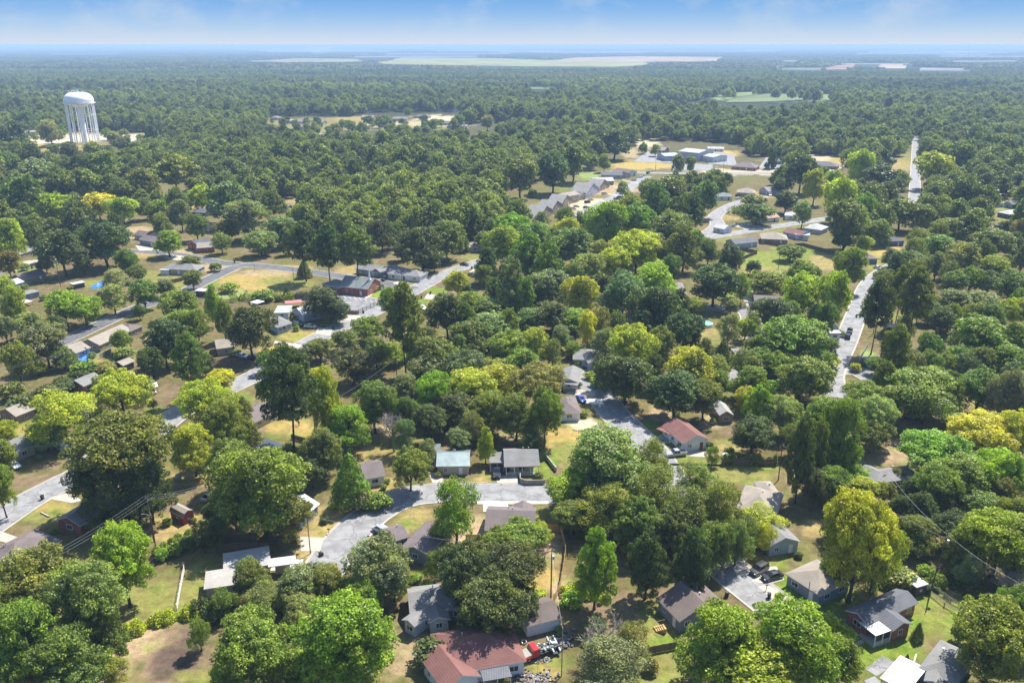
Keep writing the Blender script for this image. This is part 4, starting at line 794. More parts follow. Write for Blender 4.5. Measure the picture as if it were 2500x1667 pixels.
# hand-placed crowns: centre px, centre py, width px, height px, kind, colour
T = """
90 1420 210 190 oak ol|215 1470 190 210 oak ol|60 1560 190 200 oak gr|170 1600 190 160 oak md|255 1540 110 130 tall md|40 1640 120 90 oak tn|298 1368 152 190 oak br|-30 1500 120 160 oak ol
485 1545 64 76 thin gr|272 1640 90 70 thin gr|395 1350 40 34 shrub br|425 1338 42 36 shrub gr|455 1322 46 40 shrub md|520 1300 90 80 oak dk|495 1310 60 50 shrub gy
610 1405 100 96 oak md|545 1470 70 70 thin md|520 1490 60 60 shrub dk|650 1460 110 80 thin ol|730 1430 140 110 oak gy|800 1420 110 100 oak ol|740 1490 130 90 oak ol|925 1375 170 150 oak gy|890 1450 110 100 oak gr|960 1400 90 110 tall gr|600 1470 60 50 thin tn
610 1590 210 190 oak gr|830 1560 270 240 oak br|720 1640 150 90 oak gr|560 1640 110 80 oak gr|850 1650 110 60 thin md
1112 1240 128 150 thin br|1075 1300 60 60 thin gy|1130 1400 150 150 oak dk|1245 1400 165 150 oak dk|1200 1470 190 160 oak dk|1290 1480 70 80 oak dk|1270 1305 130 90 oak gr|1215 1330 110 90 oak gr|1318 1300 60 60 thin yg|1180 1340 80 70 oak md|1060 1380 60 70 thin gr|1060 1590 110 60 shrub dk|1015 1410 36 30 shrub br|1040 1425 34 28 shrub yg
1455 1375 118 180 tall br|1395 1462 60 46 shrub br|1318 1448 40 30 shrub yg|1490 1620 200 110 thin gy|1540 1560 100 90 thin ol|1470 1560 120 110 bare tn|1455 1530 60 60 shrub dk|1590 1620 40 40 shrub ol
1480 1120 230 180 oak lt|1590 1130 110 120 thin gr|1400 1190 140 100 oak br|1400 1260 110 80 oak md|1480 1240 150 120 thin gr|1560 1270 140 130 tall md|1600 1200 140 130 thin gr|1700 1170 120 90 thin gr|1680 1250 150 130 thin md|1760 1240 120 130 thin gr|1580 1370 110 150 tall dk|1690 1360 100 150 tall dk|1740 1330 110 120 oak md|1800 1320 90 100 thin md|1640 1300 110 120 tall dk|1860 1265 110 60 thin yg|1870 1310 60 70 thin yl|1820 1290 90 80 thin gr
1770 1575 220 200 oak br|1930 1560 250 220 oak br|1850 1640 260 130 oak br|2050 1610 120 120 oak gr|2025 1525 70 70 shrub yg|2060 1545 60 50 shrub yg
2095 1320 185 250 oak yg|2140 1340 120 180 oak yg|2030 1390 70 70 oak md|2060 1265 110 90 oak dk|2440 1320 190 160 oak br|2370 1390 70 80 thin gy|2240 1300 110 90 oak md|2330 1290 110 90 oak dk|2430 1560 210 200 oak gr|2480 1500 110 140 oak gr|2350 1540 50 60 shrub gr|2455 1420 110 84 bare tn|2385 1440 50 40 shrub dk|2200 1405 80 60 shrub lt|2262 1392 44 36 shrub br|2295 1415 40 36 shrub gr|2243 1540 30 44 cedar md|2215 1605 14 20 cedar dk|2262 1432 30 26 shrub dk
150 1015 170 130 thin yg|110 1060 110 70 thin gy|290 960 152 120 oak yg|372 985 26 26 thin gr|300 1120 250 230 oak md|230 1180 130 130 oak dk|360 1190 130 150 oak dk|290 1245 150 100 oak dk|5 1110 70 80 oak gr|0 1190 70 120 oak gr|10 1060 70 70 oak yg
500 985 140 120 oak yg|540 930 70 60 oak yl|470 1090 110 120 oak yg|555 1030 120 130 oak gr|610 1060 70 80 cedar md|590 1000 60 70 tall gr|40 880 84 110 oak gr|30 950 60 50 shrub md|160 940 70 34 shrub dk|120 960 80 36 shrub dk|205 895 70 34 shrub gr|240 930 60 34 shrub md|60 985 90 34 shrub dk|260 895 60 26 shrub ol
702 950 160 190 pine dk|795 975 90 170 tall yg|775 930 70 70 thin yl|912 985 120 120 oak md|850 1040 120 110 oak br|790 1100 110 110 oak md|855 1170 100 130 cedar gr|760 1150 80 70 oak dk|880 1215 50 60 shrub gy|640 1190 230 210 oak gr|700 1260 130 110 oak md|560 1130 130 120 oak ol|570 1230 110 110 oak md|520 1255 50 60 oak dk|960 1045 80 100 bare tn|985 1060 60 80 thin gy|1000 1140 104 100 oak gr|925 1220 70 26 shrub gr|940 970 60 60 oak ol|705 1095 36 30 thin gy
1140 950 150 110 oak yg|1060 960 100 110 oak br|1050 1030 90 90 oak dk|1110 1000 130 90 oak dk|1150 1040 80 80 thin ol|1185 1080 50 80 tall yg|1120 1075 70 60 oak gy|1225 930 130 90 oak yg|1310 940 140 110 oak ol|1330 1010 90 130 oak gr|1260 1010 110 110 oak md|1200 1000 110 100 oak gr|1300 1080 60 60 oak dk|1045 1100 50 60 oak gy|990 1010 70 90 oak md|985 940 70 60 oak gy
20 580 110 120 oak yg|20 640 70 70 oak ol|150 610 140 120 oak dk|255 590 150 120 oak dk|310 640 70 80 oak md|110 640 50 50 oak dk|410 590 90 70 oak br|335 665 60 46 oak md|280 680 80 60 thin tn|30 740 76 110 oak yg|10 700 50 60 oak yg|155 745 110 90 oak br|205 755 100 80 oak br|275 725 90 80 thin lt|350 715 90 80 oak md|400 700 60 50 oak gy|470 680 60 50 oak md|460 640 70 40 oak md|440 740 120 80 oak gr|110 835 130 120 oak gy|75 790 90 70 oak lt|10 800 60 70 oak gy|155 870 80 60 oak md|245 895 40 28 shrub md|295 830 60 60 oak gr|300 860 50 30 shrub gr|400 830 130 130 oak dk|460 870 110 120 pine md|440 790 110 80 oak gr|370 880 80 80 oak dk|480 790 80 90 oak gr|520 740 50 110 tall yg|340 760 40 40 oak md|500 890 60 60 oak dk|90 890 60 50 oak gr|345 935 60 30 shrub dk|60 650 26 20 shrub gr
610 805 150 140 oak dk|545 775 60 110 tall gr|560 700 50 26 shrub br|640 720 60 26 shrub gr|785 735 120 90 oak dk|820 760 90 60 oak dk|635 590 100 66 oak lt|540 590 60 56 thin ol|525 650 34 24 shrub md|742 655 44 52 cedar md|700 715 26 34 cedar dk|680 728 20 16 shrub dk|740 590 100 100 pine dk|800 600 100 110 pine dk|870 600 110 100 pine md|680 560 100 70 oak gy|930 570 90 90 oak dk
985 770 120 160 pine md|950 730 70 60 pine gr|900 800 100 70 oak gr|920 860 100 90 oak md|840 830 90 60 oak md|780 850 90 60 oak md|860 890 130 100 oak dk|740 870 60 50 oak dk|650 880 60 60 oak md|960 860 80 60 oak br|1000 840 50 60 oak md
1030 600 120 100 oak dk|1090 580 110 90 oak md|980 610 60 50 oak dk|1060 640 40 40 oak dk|1118 690 70 60 oak yg|1092 765 110 100 oak dk|1140 720 40 50 oak dk|1190 640 60 80 oak dk|1190 755 100 50 oak md|1150 740 80 60 oak gr|1250 690 90 130 tall gy|1230 600 110 100 oak br|1290 620 110 120 tall gr|1340 640 90 110 tall gr|1400 600 130 90 oak md|1280 720 60 90 oak gr|1340 700 110 90 oak gy|1430 660 100 90 oak lt|1460 620 60 70 thin lt|1420 720 90 100 oak yg|1350 770 110 70 oak dk|1390 780 100 60 oak br|1290 780 100 60 oak md|1435 800 50 90 oak yl|1200 800 130 80 oak lt|1240 850 110 90 oak gr|1150 820 110 80 oak md|1310 840 90 90 oak yg|1350 860 50 70 thin ol|1060 870 130 100 oak md|1130 900 140 90 oak dk|1200 910 110 70 oak gr|1040 820 60 50 oak md|1050 900 110 80 oak gy|1280 890 100 80 oak gr|1370 820 60 60 oak gy|1260 740 60 40 thin yg|1010 880 50 60 oak gr|1400 850 50 40 oak gr|1470 925 60 26 shrub br|1445 915 40 22 shrub br
1555 610 130 100 oak yg|1600 690 120 110 oak yg|1520 720 110 120 oak gy|1600 760 130 130 oak dk|1570 800 90 90 tall dk|1500 640 90 80 oak yg|1745 690 130 95 oak dk|1670 600 90 100 tall md|1730 610 60 60 oak md|1785 630 70 70 oak dk|1640 650 50 60 oak md|1810 700 50 70 thin gr|1870 690 110 50 oak gr|1960 670 90 70 oak gr|1840 650 40 40 shrub dk|1930 615 70 34 oak md|1690 745 60 40 oak br|1785 745 50 40 oak lt|1830 760 30 60 bare gr|1890 765 100 80 oak dk|1960 715 100 100 oak yg|1940 830 170 120 oak gr|1880 850 100 80 oak gr|1670 810 100 100 oak dk|1820 800 50 50 oak yg|1780 800 60 70 thin gy|1765 860 50 70 cedar dk|1840 790 40 60 thin gr|1540 850 120 120 oak yg|1530 920 140 110 oak dk|1610 840 80 90 oak md|1690 900 130 110 oak yg|1650 960 150 110 oak dk|1720 970 90 90 oak ol|1480 900 60 80 oak dk|1600 900 50 80 oak dk|1860 880 90 70 oak md|1830 930 90 80 oak gr|1960 920 150 110 oak gr|1900 890 80 70 oak gr|1760 930 60 60 oak gr|1750 890 70 50 thin gr
1855 990 90 110 tall br|1820 970 60 60 oak yg|1840 1060 110 90 oak dk|1910 1010 90 90 oak lt|1875 950 70 50 oak br|1955 1110 80 190 tall dk|1998 1100 80 160 tall md|2060 1060 110 190 oak gr|2010 1020 130 110 oak gr|2110 970 110 80 oak gr|1930 1070 60 70 oak md|2060 1135 120 80 oak br|2030 1180 90 90 oak gr|2100 1190 90 60 oak yg|2140 1020 110 110 oak lt|2130 1060 90 80 oak md|1990 1190 60 90 oak dk|1780 1100 30 24 shrub gr|1740 1110 40 46 thin gr|1545 1130 60 60 oak gy
2255 960 210 130 oak gr|2195 920 80 80 oak gr|2390 950 130 110 oak md|2470 970 110 140 oak gy|2400 1060 170 110 oak yl|2480 1060 130 120 oak yl|2300 1110 190 120 oak br|2350 1170 170 120 oak gr|2450 1160 140 130 oak yg|2290 1190 110 110 oak gr|2400 1240 130 90 oak md|2480 1260 90 100 oak gr|2250 1240 80 80 oak dk|2190 1160 40 40 thin ol|2165 1200 60 50 oak gr|2200 1240 60 60 oak dk|2310 1240 90 60 oak dk|2480 1400 60 60 oak dk
2075 650 84 100 oak gr|2040 720 84 120 oak yg|2020 780 60 90 oak md|2145 740 84 110 pine dk|2240 715 90 110 pine md|2200 700 60 90 pine md|2160 680 60 50 oak md|2220 640 90 60 oak md|2290 600 90 60 oak gr|2355 630 90 80 oak lt|2370 680 60 60 oak gr|2430 650 90 60 oak br|2470 700 90 80 oak md|2330 740 110 70 oak gy|2400 740 90 60 oak gy|2300 780 70 60 oak dk|2480 760 70 70 oak yg|2190 850 80 100 pine md|2270 850 70 80 oak md|2310 890 60 60 oak gr|2390 820 150 110 oak gr|2480 830 90 90 oak gr|2460 880 110 80 oak gr|2160 920 60 70 pine md|2020 850 60 60 oak md|2025 880 60 36 shrub yg|2090 895 30 24 shrub yg|2110 595 50 40 oak yg|2060 580 60 50 oak dk|2240 580 60 50 oak gr|2320 560 90 60 oak gr|2420 590 110 70 oak md|2160 590 30 24 oak gr|2010 880 60 50 oak gr|2140 890 50 40 oak gr|2350 870 80 60 oak gr|2400 880 80 70 oak md|2500 930 60 80 oak md|2330 690 70 60 oak md|2270 760 60 50 oak md
1680 520 90 100 oak dk|1600 500 90 110 tall md|1640 470 110 90 oak md|1720 480 70 80 oak md|1560 545 90 100 oak gr|1480 545 110 110 oak br|1390 570 90 80 oak yg|1310 575 90 70 oak gr|1250 560 90 80 oak br|1640 560 110 90 oak ol|1700 590 60 60 tall gr|1580 590 80 60 oak md|2050 480 80 100 oak yl|2070 540 110 110 oak md|2110 510 60 80 oak gr|1960 520 50 60 oak lt|1840 495 60 40 oak md|1850 520 90 40 oak md|1920 490 60 50 oak dk|1955 430 80 110 oak dk|1990 450 60 80 oak yg|2035 440 50 50 oak br|2100 420 66 110 oak yl|2150 430 90 60 oak dk|2280 410 90 80 oak yg|2200 520 100 70 oak md|2350 380 90 80 oak md|1655 400 34 50 oak gy|1685 400 30 40 oak gy|1885 385 30 50 ivy dk|1520 460 34 36 thin lt|1475 395 34 40 oak gr|1300 470 24 24 shrub md|1410 450 24 26 shrub gr|1350 430 90 110 oak dk|1400 400 80 90 oak md|1270 450 90 130 oak md|1500 360 90 90 oak dk|1570 360 26 30 shrub md|1600 365 30 26 thin ol
60 480 110 110 oak md|130 510 90 80 oak yg|240 500 80 60 oak yl|300 510 80 60 oak yg|200 450 90 80 oak ol|390 520 70 70 oak gr|440 520 60 70 oak gy|350 450 90 80 oak md|430 440 110 110 pine gr|490 480 60 60 oak yg|560 490 110 100 oak gy|600 530 110 90 oak gy|550 560 70 50 oak ol|90 420 90 70 oak gy|260 400 90 70 oak gr|170 370 60 50 oak dk|225 365 54 40 oak gr|275 335 34 30 oak lt|30 330 80 70 oak dk|480 550 60 60 oak md|120 320 60 60 oak lt|65 300 60 60 oak md|305 355 50 40 oak dk|130 365 34 30 oak md|20 400 60 60 oak md|835 300 14 18 oak dk|812 309 12 14 oak dk|900 294 34 22 oak dk|952 301 9 12 oak dk|962 299 9 12 oak dk|980 296 18 14 oak dk|1055 304 24 26 oak gr|775 322 16 16 oak dk|860 304 20 16 oak md|770 304 14 16 oak md|1190 297 34 34 oak lt|1120 295 34 30 oak md|720 304 10 14 oak dk|800 315 18 14 oak md|1040 318 30 16 oak md|690 300 20 24 oak md|640 300 30 30 oak md
"""
TREES = []
for line in T.strip().split('\n'):
    for q in line.split('|'):
        f = q.split()
        if len(f) == 6: TREES.append((*map(float, f[:4]), f[4], f[5]))
def solve(cx, cy, w, h, kind):
    clear = {'pine': .0, 'shrub': .0, 'cedar': .0, 'ivy': .0, 'bare': 0.}.get(kind, .1)
    hc = 6.
    for _ in range(12):
        p = P(cx, cy, hc); d = proj(p.x, p.y, hc)[2]; Wd = w/F0*d; al = math.atan2(CAMZ-hc, math.hypot(p.x, p.y))
        Hc = math.sqrt(max((h/F0*d)**2-(Wd*math.sin(al)*.85)**2, (.5*Wd)**2))/math.cos(al)
        Hc = min(Hc, Wd*2.6+4)
        H = {'pine': Hc/.62, 'shrub': Hc*1.05, 'cedar': Hc, 'ivy': Hc}.get(kind, Hc/.90)
        H = min(H, 30); new = H-Hc/2 if kind not in ('shrub',) else H*.5
        hc = hc*.5+min(new, 24)*.5
    return p.x, p.y, Wd, H, d
CLEAR = [
 [(60,322),(150,320),(330,322),(410,330),(420,342),(300,362),(215,372),(90,372),(60,345)],
 [(650,288),(760,282),(900,290),(1000,288),(1100,276),(1130,298),(1060,322),(860,322),(780,326),(700,322),(650,312)],
 [(1255,550),(1290,505),(1340,480),(1400,440),(1440,420),(1500,395),(1560,345),(1700,345),(1830,355),(1830,380),(1920,385),(1920,428),(1650,432),(1600,436),(1570,470),(1500,505),(1440,545),(1350,575),(1300,575)],
 [(1950,375),(2070,385),(2110,400),(2200,385),(2225,330),(2250,330),(2252,520),(2215,520),(2212,420),(2090,425),(1960,415)],
 [(1690,600),(1690,545),(1740,500),(1800,455),(1890,450),(1890,490),(1870,510),(2000,510),(2040,560),(2020,600)],
 [(320,605),(310,560),(380,545),(440,580),(560,570),(560,610)],[(430,500),(520,480),(570,500),(560,530),(460,525)],[(640,505),(690,480),(770,490),(760,520),(650,520)],
 [(2400,500),(2500,470),(2500,560),(2400,550)],[(2110,450),(2160,445),(2160,470),(2110,470)],[(830,415),(900,410),(900,440),(840,440)]] + [f[0] for f in FIELDS]
hand = [(t[0], t[1], t[2]) for t in TREES]
rs = np.random.RandomState(11)
HT = np.array([(a, b, w) for a, b, w in hand])
# farther trees fill the land between the clearings
D, xs_, ys_ = 430., [], []
y = 430.
while y < 3600:
    s = 10.2 if y < 1200 else 12.5 if y < 1900 else 10.5; half = .67*y+60; n = int(2*half/s)
    xs_ += list(-half+s*(np.arange(n)+rs.rand(n)*.9)); ys_ += list(y+rs.rand(n)*s*.9); y += s
ax, ay = np.array(xs_), np.array(ys_); wd_ = rs.uniform(11, 19, len(ax))*np.where(rs.rand(len(ax)) < .15, 1.25, 1); fs_ = np.clip(1.25-(ay-1500)/2000, .68, 1); wd_ = wd_*fs_; ht_ = wd_*rs.uniform(.85, 1.25, len(ax))
bx, by, bd = proj(ax, ay, 0.); cx_, cy_, _ = proj(ax, ay, ht_*.6); tx_, ty_, _ = proj(ax, ay, ht_)
ok = (bx > -120) & (bx < 2620)
for poly in CLEAR: ok &= ~inpoly(bx, by, poly) & ~inpoly(cx_, cy_, poly)
for f in FIELDS: ok &= ~inpoly(tx_, ty_-1, f[0])
ok &= ~((ay > 900) & (fbm(ax+9000, ay, 260, 31, 3) > .66))
NOFILL = [[(-200,560),(2700,560),(2700,1700),(-200,1700)]]
ok &= ~((cy_ > 590))
wpx = wd_/bd*F0
for a, b, w in hand:
    m = (np.abs(cx_-a) < (w+wpx)*.27) & (np.abs(cy_-b) < (w+wpx)*.24); ok &= ~(m & (by < 640) & (wpx < w*1.8))
ax, ay, wd_, ht_, cx_, cy_, bd = [q[ok] for q in (ax, ay, wd_, ht_, cx_, cy_, bd)]
o_ = np.argsort(ay); ax, ay, wd_, ht_, cx_, cy_, bd = [q[o_] for q in (ax, ay, wd_, ht_, cx_, cy_, bd)]
ROOT_TREES = []
FILL = [[(2100,560),(2500,560),(2500,860),(2300,900),(2140,860),(2180,700)],[(1050,560),(1480,520),(1650,600),(1680,700),(1660,900),(1480,890),(1380,820),(1250,900),(1050,920),(980,870),(1100,800),(1200,700)],[(1700,850),(2000,850),(2100,1000),(1950,1050),(1840,1040),(1810,940)],
 [(2210,1180),(2500,1200),(2500,1400),(2330,1370),(2220,1330)],[(0,760),(120,760),(200,780),(130,860),(0,860)],
 [(100,590),(320,560),(320,640),(100,640)],[(0,510),(560,470),(600,540),(430,560),(300,550),(0,600)],[(640,540),(1040,520),(1040,625),(720,630),(700,600)],[(1900,690),(2060,700),(2060,860),(1890,780)],[(1480,560),(1700,600),(1720,650),(1560,650)],[(2150,880),(2500,860),(2500,1040),(2300,1000),(2180,960)]]
KIDN = {}
def make_tree(x, y, Wd, H, kind, colr, d, cx, cy, var=None):
    lod = 0 if d < 250 else 1 if d < 480 else 2
    var = random.randrange({'oak': 4, 'tall': 3, 'pine': 3, 'thin': 2}.get(kind, 2)) if var is None else var
    nm, ph, cat = KN[kind]; r = empty(nm, (x, y, 0), random.uniform(0, 6.28)); r.scale = (Wd, Wd, H); r['category'] = cat
    if kind == 'bare':
        if ('bare', 0, var) not in PROTO: PROTO[('bare', 0, var)] = bare_mesh('bare_branches', var+3)
        o = bpy.data.objects.new('branches', PROTO[('bare', 0, var)]); col.objects.link(o); o.parent = r
    else:
        cm, tm = proto(kind, lod, var); cc = COLS[colr][0]; j = [random.uniform(.85, 1.15), random.uniform(.92, 1.08), random.uniform(.85, 1.15)]
        o = bpy.data.objects.new('crown', cm); col.objects.link(o); o.parent = r; o.color = (cc[0]*j[0], cc[1]*j[1], cc[2]*j[2], 1)
        if kind != 'shrub' or lod == 0: t = bpy.data.objects.new('trunk' if kind != 'shrub' else 'stems', tm); col.objects.link(t); t.parent = r
    ROOT_TREES.append((r, ph, colr, cx, cy, Wd, d, kind, H))
fr = random.Random(5); added = []
for poly in FILL:
    xa, xb, ya, yb = min(p[0] for p in poly), max(p[0] for p in poly), min(p[1] for p in poly), max(p[1] for p in poly); ar = abs(sum(poly[i][0]*poly[(i+1) % len(poly)][1]-poly[(i+1) % len(poly)][0]*poly[i][1] for i in range(len(poly))))/2
    for k in range(int(ar/1250)):
        x, y = fr.uniform(xa, xb), fr.uniform(ya, yb); w = fr.uniform(62, 100)*(.55+.5*(y-500)/600)
        if not inpoly([x], [y], poly)[0]: continue
        if any(abs(x-t[0]) < (t[2]+w)*.21 and abs(y-t[1]) < (t[3]+w)*.20 for t in TREES+added): continue
        added.append((x, y, w, w*fr.uniform(.9, 1.3), fr.choice(['tall', 'tall', 'thin', 'oak']), fr.choice(['dk', 'md', 'md', 'gr', 'ol', 'gy'])))
for (lx, ly, _) in LM:
    if 640 < ly < 1640:
        for k in range(2):
            s_ = 10+ly*.012*fr.uniform(.5, 1.2); TREES.append((lx+fr.choice((-1, 1))*fr.uniform(.018, .042)*ly, ly+fr.uniform(.006, .024)*ly, s_, s_*.8, 'shrub', fr.choice(['md', 'gr', 'dk', 'ol', 'gy'])))
for k in range(34):
    x = fr.uniform(660, 1120); y = fr.uniform(291, 316); w = fr.uniform(11, 30); TREES.append((x, y, w, w*fr.uniform(.8, 1.1), 'thin', fr.choice(['md', 'dk', 'gr', 'lt', 'ol'])))
for x, y, w in ((85,333,24),(118,342,16),(100,318,30),(260,326,30),(300,330,34),(345,338,26),(150,318,34),(275,348,16),(370,330,34)): TREES.append((x, y, w, w*.85, 'thin', fr.choice(['md', 'gr', 'ol'])))
TREES += added
order = sorted(TREES, key=lambda t: -t[1])
for (cx, cy, w, h, kind, c) in TREES:
    g_ = 1 if kind in ('shrub', 'bare') else .9 if (cx < 1000 and 560 < cy < 900) else 1.06; x, y, Wd, H, d = solve(cx, cy, w*g_, h*g_, kind); make_tree(x, y, Wd, H, kind, c, d, cx, cy)
nh = len(TREES); NB = sum(1 for t in TREES if t[4] == 'oak'); cnt = 0; used = np.zeros(len(ax), bool)
for i in range(len(ax)):
    if NB+cnt >= 318: break
    if not (10 < cx_[i] < 2490 and cy_[i] > 200): continue
    c = random.choices(['dk', 'md', 'gr', 'br', 'yg', 'ol', 'lt', 'yl', 'gy'], [18, 24, 18, 8, 9, 8, 5, 2, 8])[0]
    make_tree(ax[i], ay[i], wd_[i], ht_[i], 'oak', c, bd[i], cx_[i], cy_[i]); used[i] = True; cnt += 1
# ------------------------------------------------------------ the distant woodland: one object, trees instanced on its points
src = bpy.data.collections.new('woodland_sources')
NS = 0
for v in range(6):
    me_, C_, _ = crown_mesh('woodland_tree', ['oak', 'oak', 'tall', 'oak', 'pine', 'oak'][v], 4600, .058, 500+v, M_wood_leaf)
    o = bpy.data.objects.new('woodland_source_%d' % v, me_); src.objects.link(o)
src2 = bpy.data.collections.new('far_sources')
for v in range(4):    # a stand of trees some 90 m across seen from afar
    r_s = np.random.RandomState(900+v); Vs = []; ton = []
    for k in range(46):
        a = r_s.uniform(-.55, .55, 2); hh = r_s.uniform(.11, .21); rr = r_s.uniform(.055, .10); n = 60
        d = unit(r_s.randn(n, 3)+np.array([0, 0, .6])); d[:, 2] = np.abs(d[:, 2]); pos = np.array([a[0], a[1], hh*.55])+d*np.array([rr, rr, hh*.45]); nm_ = unit(d+r_s.randn(n, 3)*.4)
        t = unit(np.cross(nm_, r_s.randn(n, 3))); bt = np.cross(nm_, t); s = .032
        Vs.append(np.stack([pos-t*s, pos-bt*s, pos+t*s, pos+bt*s], 1).reshape(-1, 3)); ton.append(np.clip(r_s.rand(n)*.4+r_s.rand()*.6, 0, 1))
    Vs = np.concatenate(Vs); me_ = bpy.data.meshes.new('woodland_stand'); npmesh(me_, Vs, np.arange(len(Vs)).reshape(-1, 4)); me_.attributes.new('tone', 'FLOAT', 'FACE').data.foreach_set('value', np.concatenate(ton).astype(np.float32)); me_.materials.append(M_far_leaf)
    o = bpy.data.objects.new('stand_source_%d' % v, me_); src2.objects.link(o)
def scatter(name, pts, scl, coll, nsrc, label):
    me = bpy.data.meshes.new(name); n = len(pts); me.vertices.add(n); me.vertices.foreach_set('co', pts.astype(np.float32).ravel())
    me.attributes.new('scl', 'FLOAT_VECTOR', 'POINT').data.foreach_set('vector', scl.astype(np.float32).ravel())
    r = np.zeros((n, 3), np.float32); r[:, 2] = rs.rand(n)*6.283; me.attributes.new('rot', 'FLOAT_VECTOR', 'POINT').data.foreach_set('vector', r.ravel())
    me.attributes.new('idx', 'INT', 'POINT').data.foreach_set('value', rs.randint(0, nsrc, n).astype(np.int32))
    o = bpy.data.objects.new(name, me); col.objects.link(o); o['kind'] = 'stuff'; o['label'] = label
    g = bpy.data.node_groups.new(name+'_nodes', 'GeometryNodeTree'); g.interface.new_socket('Geometry', in_out='INPUT', socket_type='NodeSocketGeometry'); g.interface.new_socket('Geometry', in_out='OUTPUT', socket_type='NodeSocketGeometry')
    n_ = g.nodes; gi = n_.new('NodeGroupInput'); go = n_.new('NodeGroupOutput'); ip = n_.new('GeometryNodeInstanceOnPoints'); ci = n_.new('GeometryNodeCollectionInfo')
    ci.inputs['Collection'].default_value = coll; ci.inputs['Separate Children'].default_value = True; ci.inputs['Reset Children'].default_value = True; ip.inputs['Pick Instance'].default_value = True
    def attr(nm, t): a = n_.new('GeometryNodeInputNamedAttribute'); a.data_type = t; a.inputs['Name'].default_value = nm; return a.outputs[0]
    l = g.links.new; l(gi.outputs[0], ip.inputs['Points']); l(ci.outputs[0], ip.inputs['Instance']); l(attr('idx', 'INT'), ip.inputs['Instance Index']); l(attr('rot', 'FLOAT_VECTOR'), ip.inputs['Rotation']); l(attr('scl', 'FLOAT_VECTOR'), ip.inputs['Scale']); l(ip.outputs[0], go.inputs[0])
    md = o.modifiers.new('scatter', 'NODES'); md.node_group = g; return o
sx_, sy_ = [], []; y = 55.
while y < 640:      # the same woods carry on to either side of the photographed strip
    e = (1250+40)/F0*(y*math.cos(TH)+CAMZ*math.sin(TH))+13
    for s in (-1, 1):
        n = int(150/13); q = e+13*(np.arange(n)+rs.rand(n)*.9); sx_ += list(s*q); sy_ += list(y+rs.rand(n)*12)
    y += 13
sx_ = np.array(sx_); sw_ = rs.uniform(11, 19, len(sx_)); ax = np.concatenate([ax, sx_]); ay = np.concatenate([ay, sy_]); wd_ = np.concatenate([wd_, sw_]); ht_ = np.concatenate([ht_, sw_*1.05]); used = np.concatenate([used, np.zeros(len(sx_), bool)])
k = ~used; pts = np.stack([ax[k], ay[k], np.zeros(k.sum())], 1)
scatter('woodland', pts, np.stack([wd_[k], wd_[k], ht_[k]], 1), src, 6, 'dense mixed green woodland spreading between the housing and the plain')
fx, fy = [], []; y = 3550.
while y < 42000:
    s = 62 if y < 9000 else 62*(y/9000)**1.05; half = .68*y+200; n = int(2*half/s); fx += list(-half+s*(np.arange(n)+rs.rand(n))); fy += list(y+rs.rand(n)*s); y += s
fx, fy = np.array(fx), np.array(fy); qx, qy, _ = proj(fx, fy, 0.); ok = (qx > -200) & (qx < 2700)
_, q1, _ = proj(fx, fy, 16.); _, q2, _ = proj(fx, fy, 8.)
for oy in (-48, 0, 48):
    for hz_ in (0, 4, 8, 12, 16, 20):
        u1, u2, _ = proj(fx, fy+oy*np.maximum(1, fy/9000), hz_)
        for f in FIELDS: ok &= ~inpoly(u1, u2, f[0])
# a sparser, patchier plain beyond the woods
pn = fbm(fx+50000, fy, 1500, 9, 3); ok &= ~((fy > 7000) & (pn > .60) & (qx > 550))
fx, fy = fx[ok], fy[ok]; ss = np.where(fy < 9000, 92, 92*(fy/9000))*rs.uniform(.85, 1.25, len(fx)); sz = np.where(fy < 9000, 88., 88*(fy/9000)**.15)*rs.uniform(.6, 1.2, len(fx))
scatter('far_woodland', np.stack([fx, fy, np.zeros(len(fx))], 1), np.stack([ss, ss, sz], 1), src2, 4, 'distant blue-green woodland reaching to the horizon')
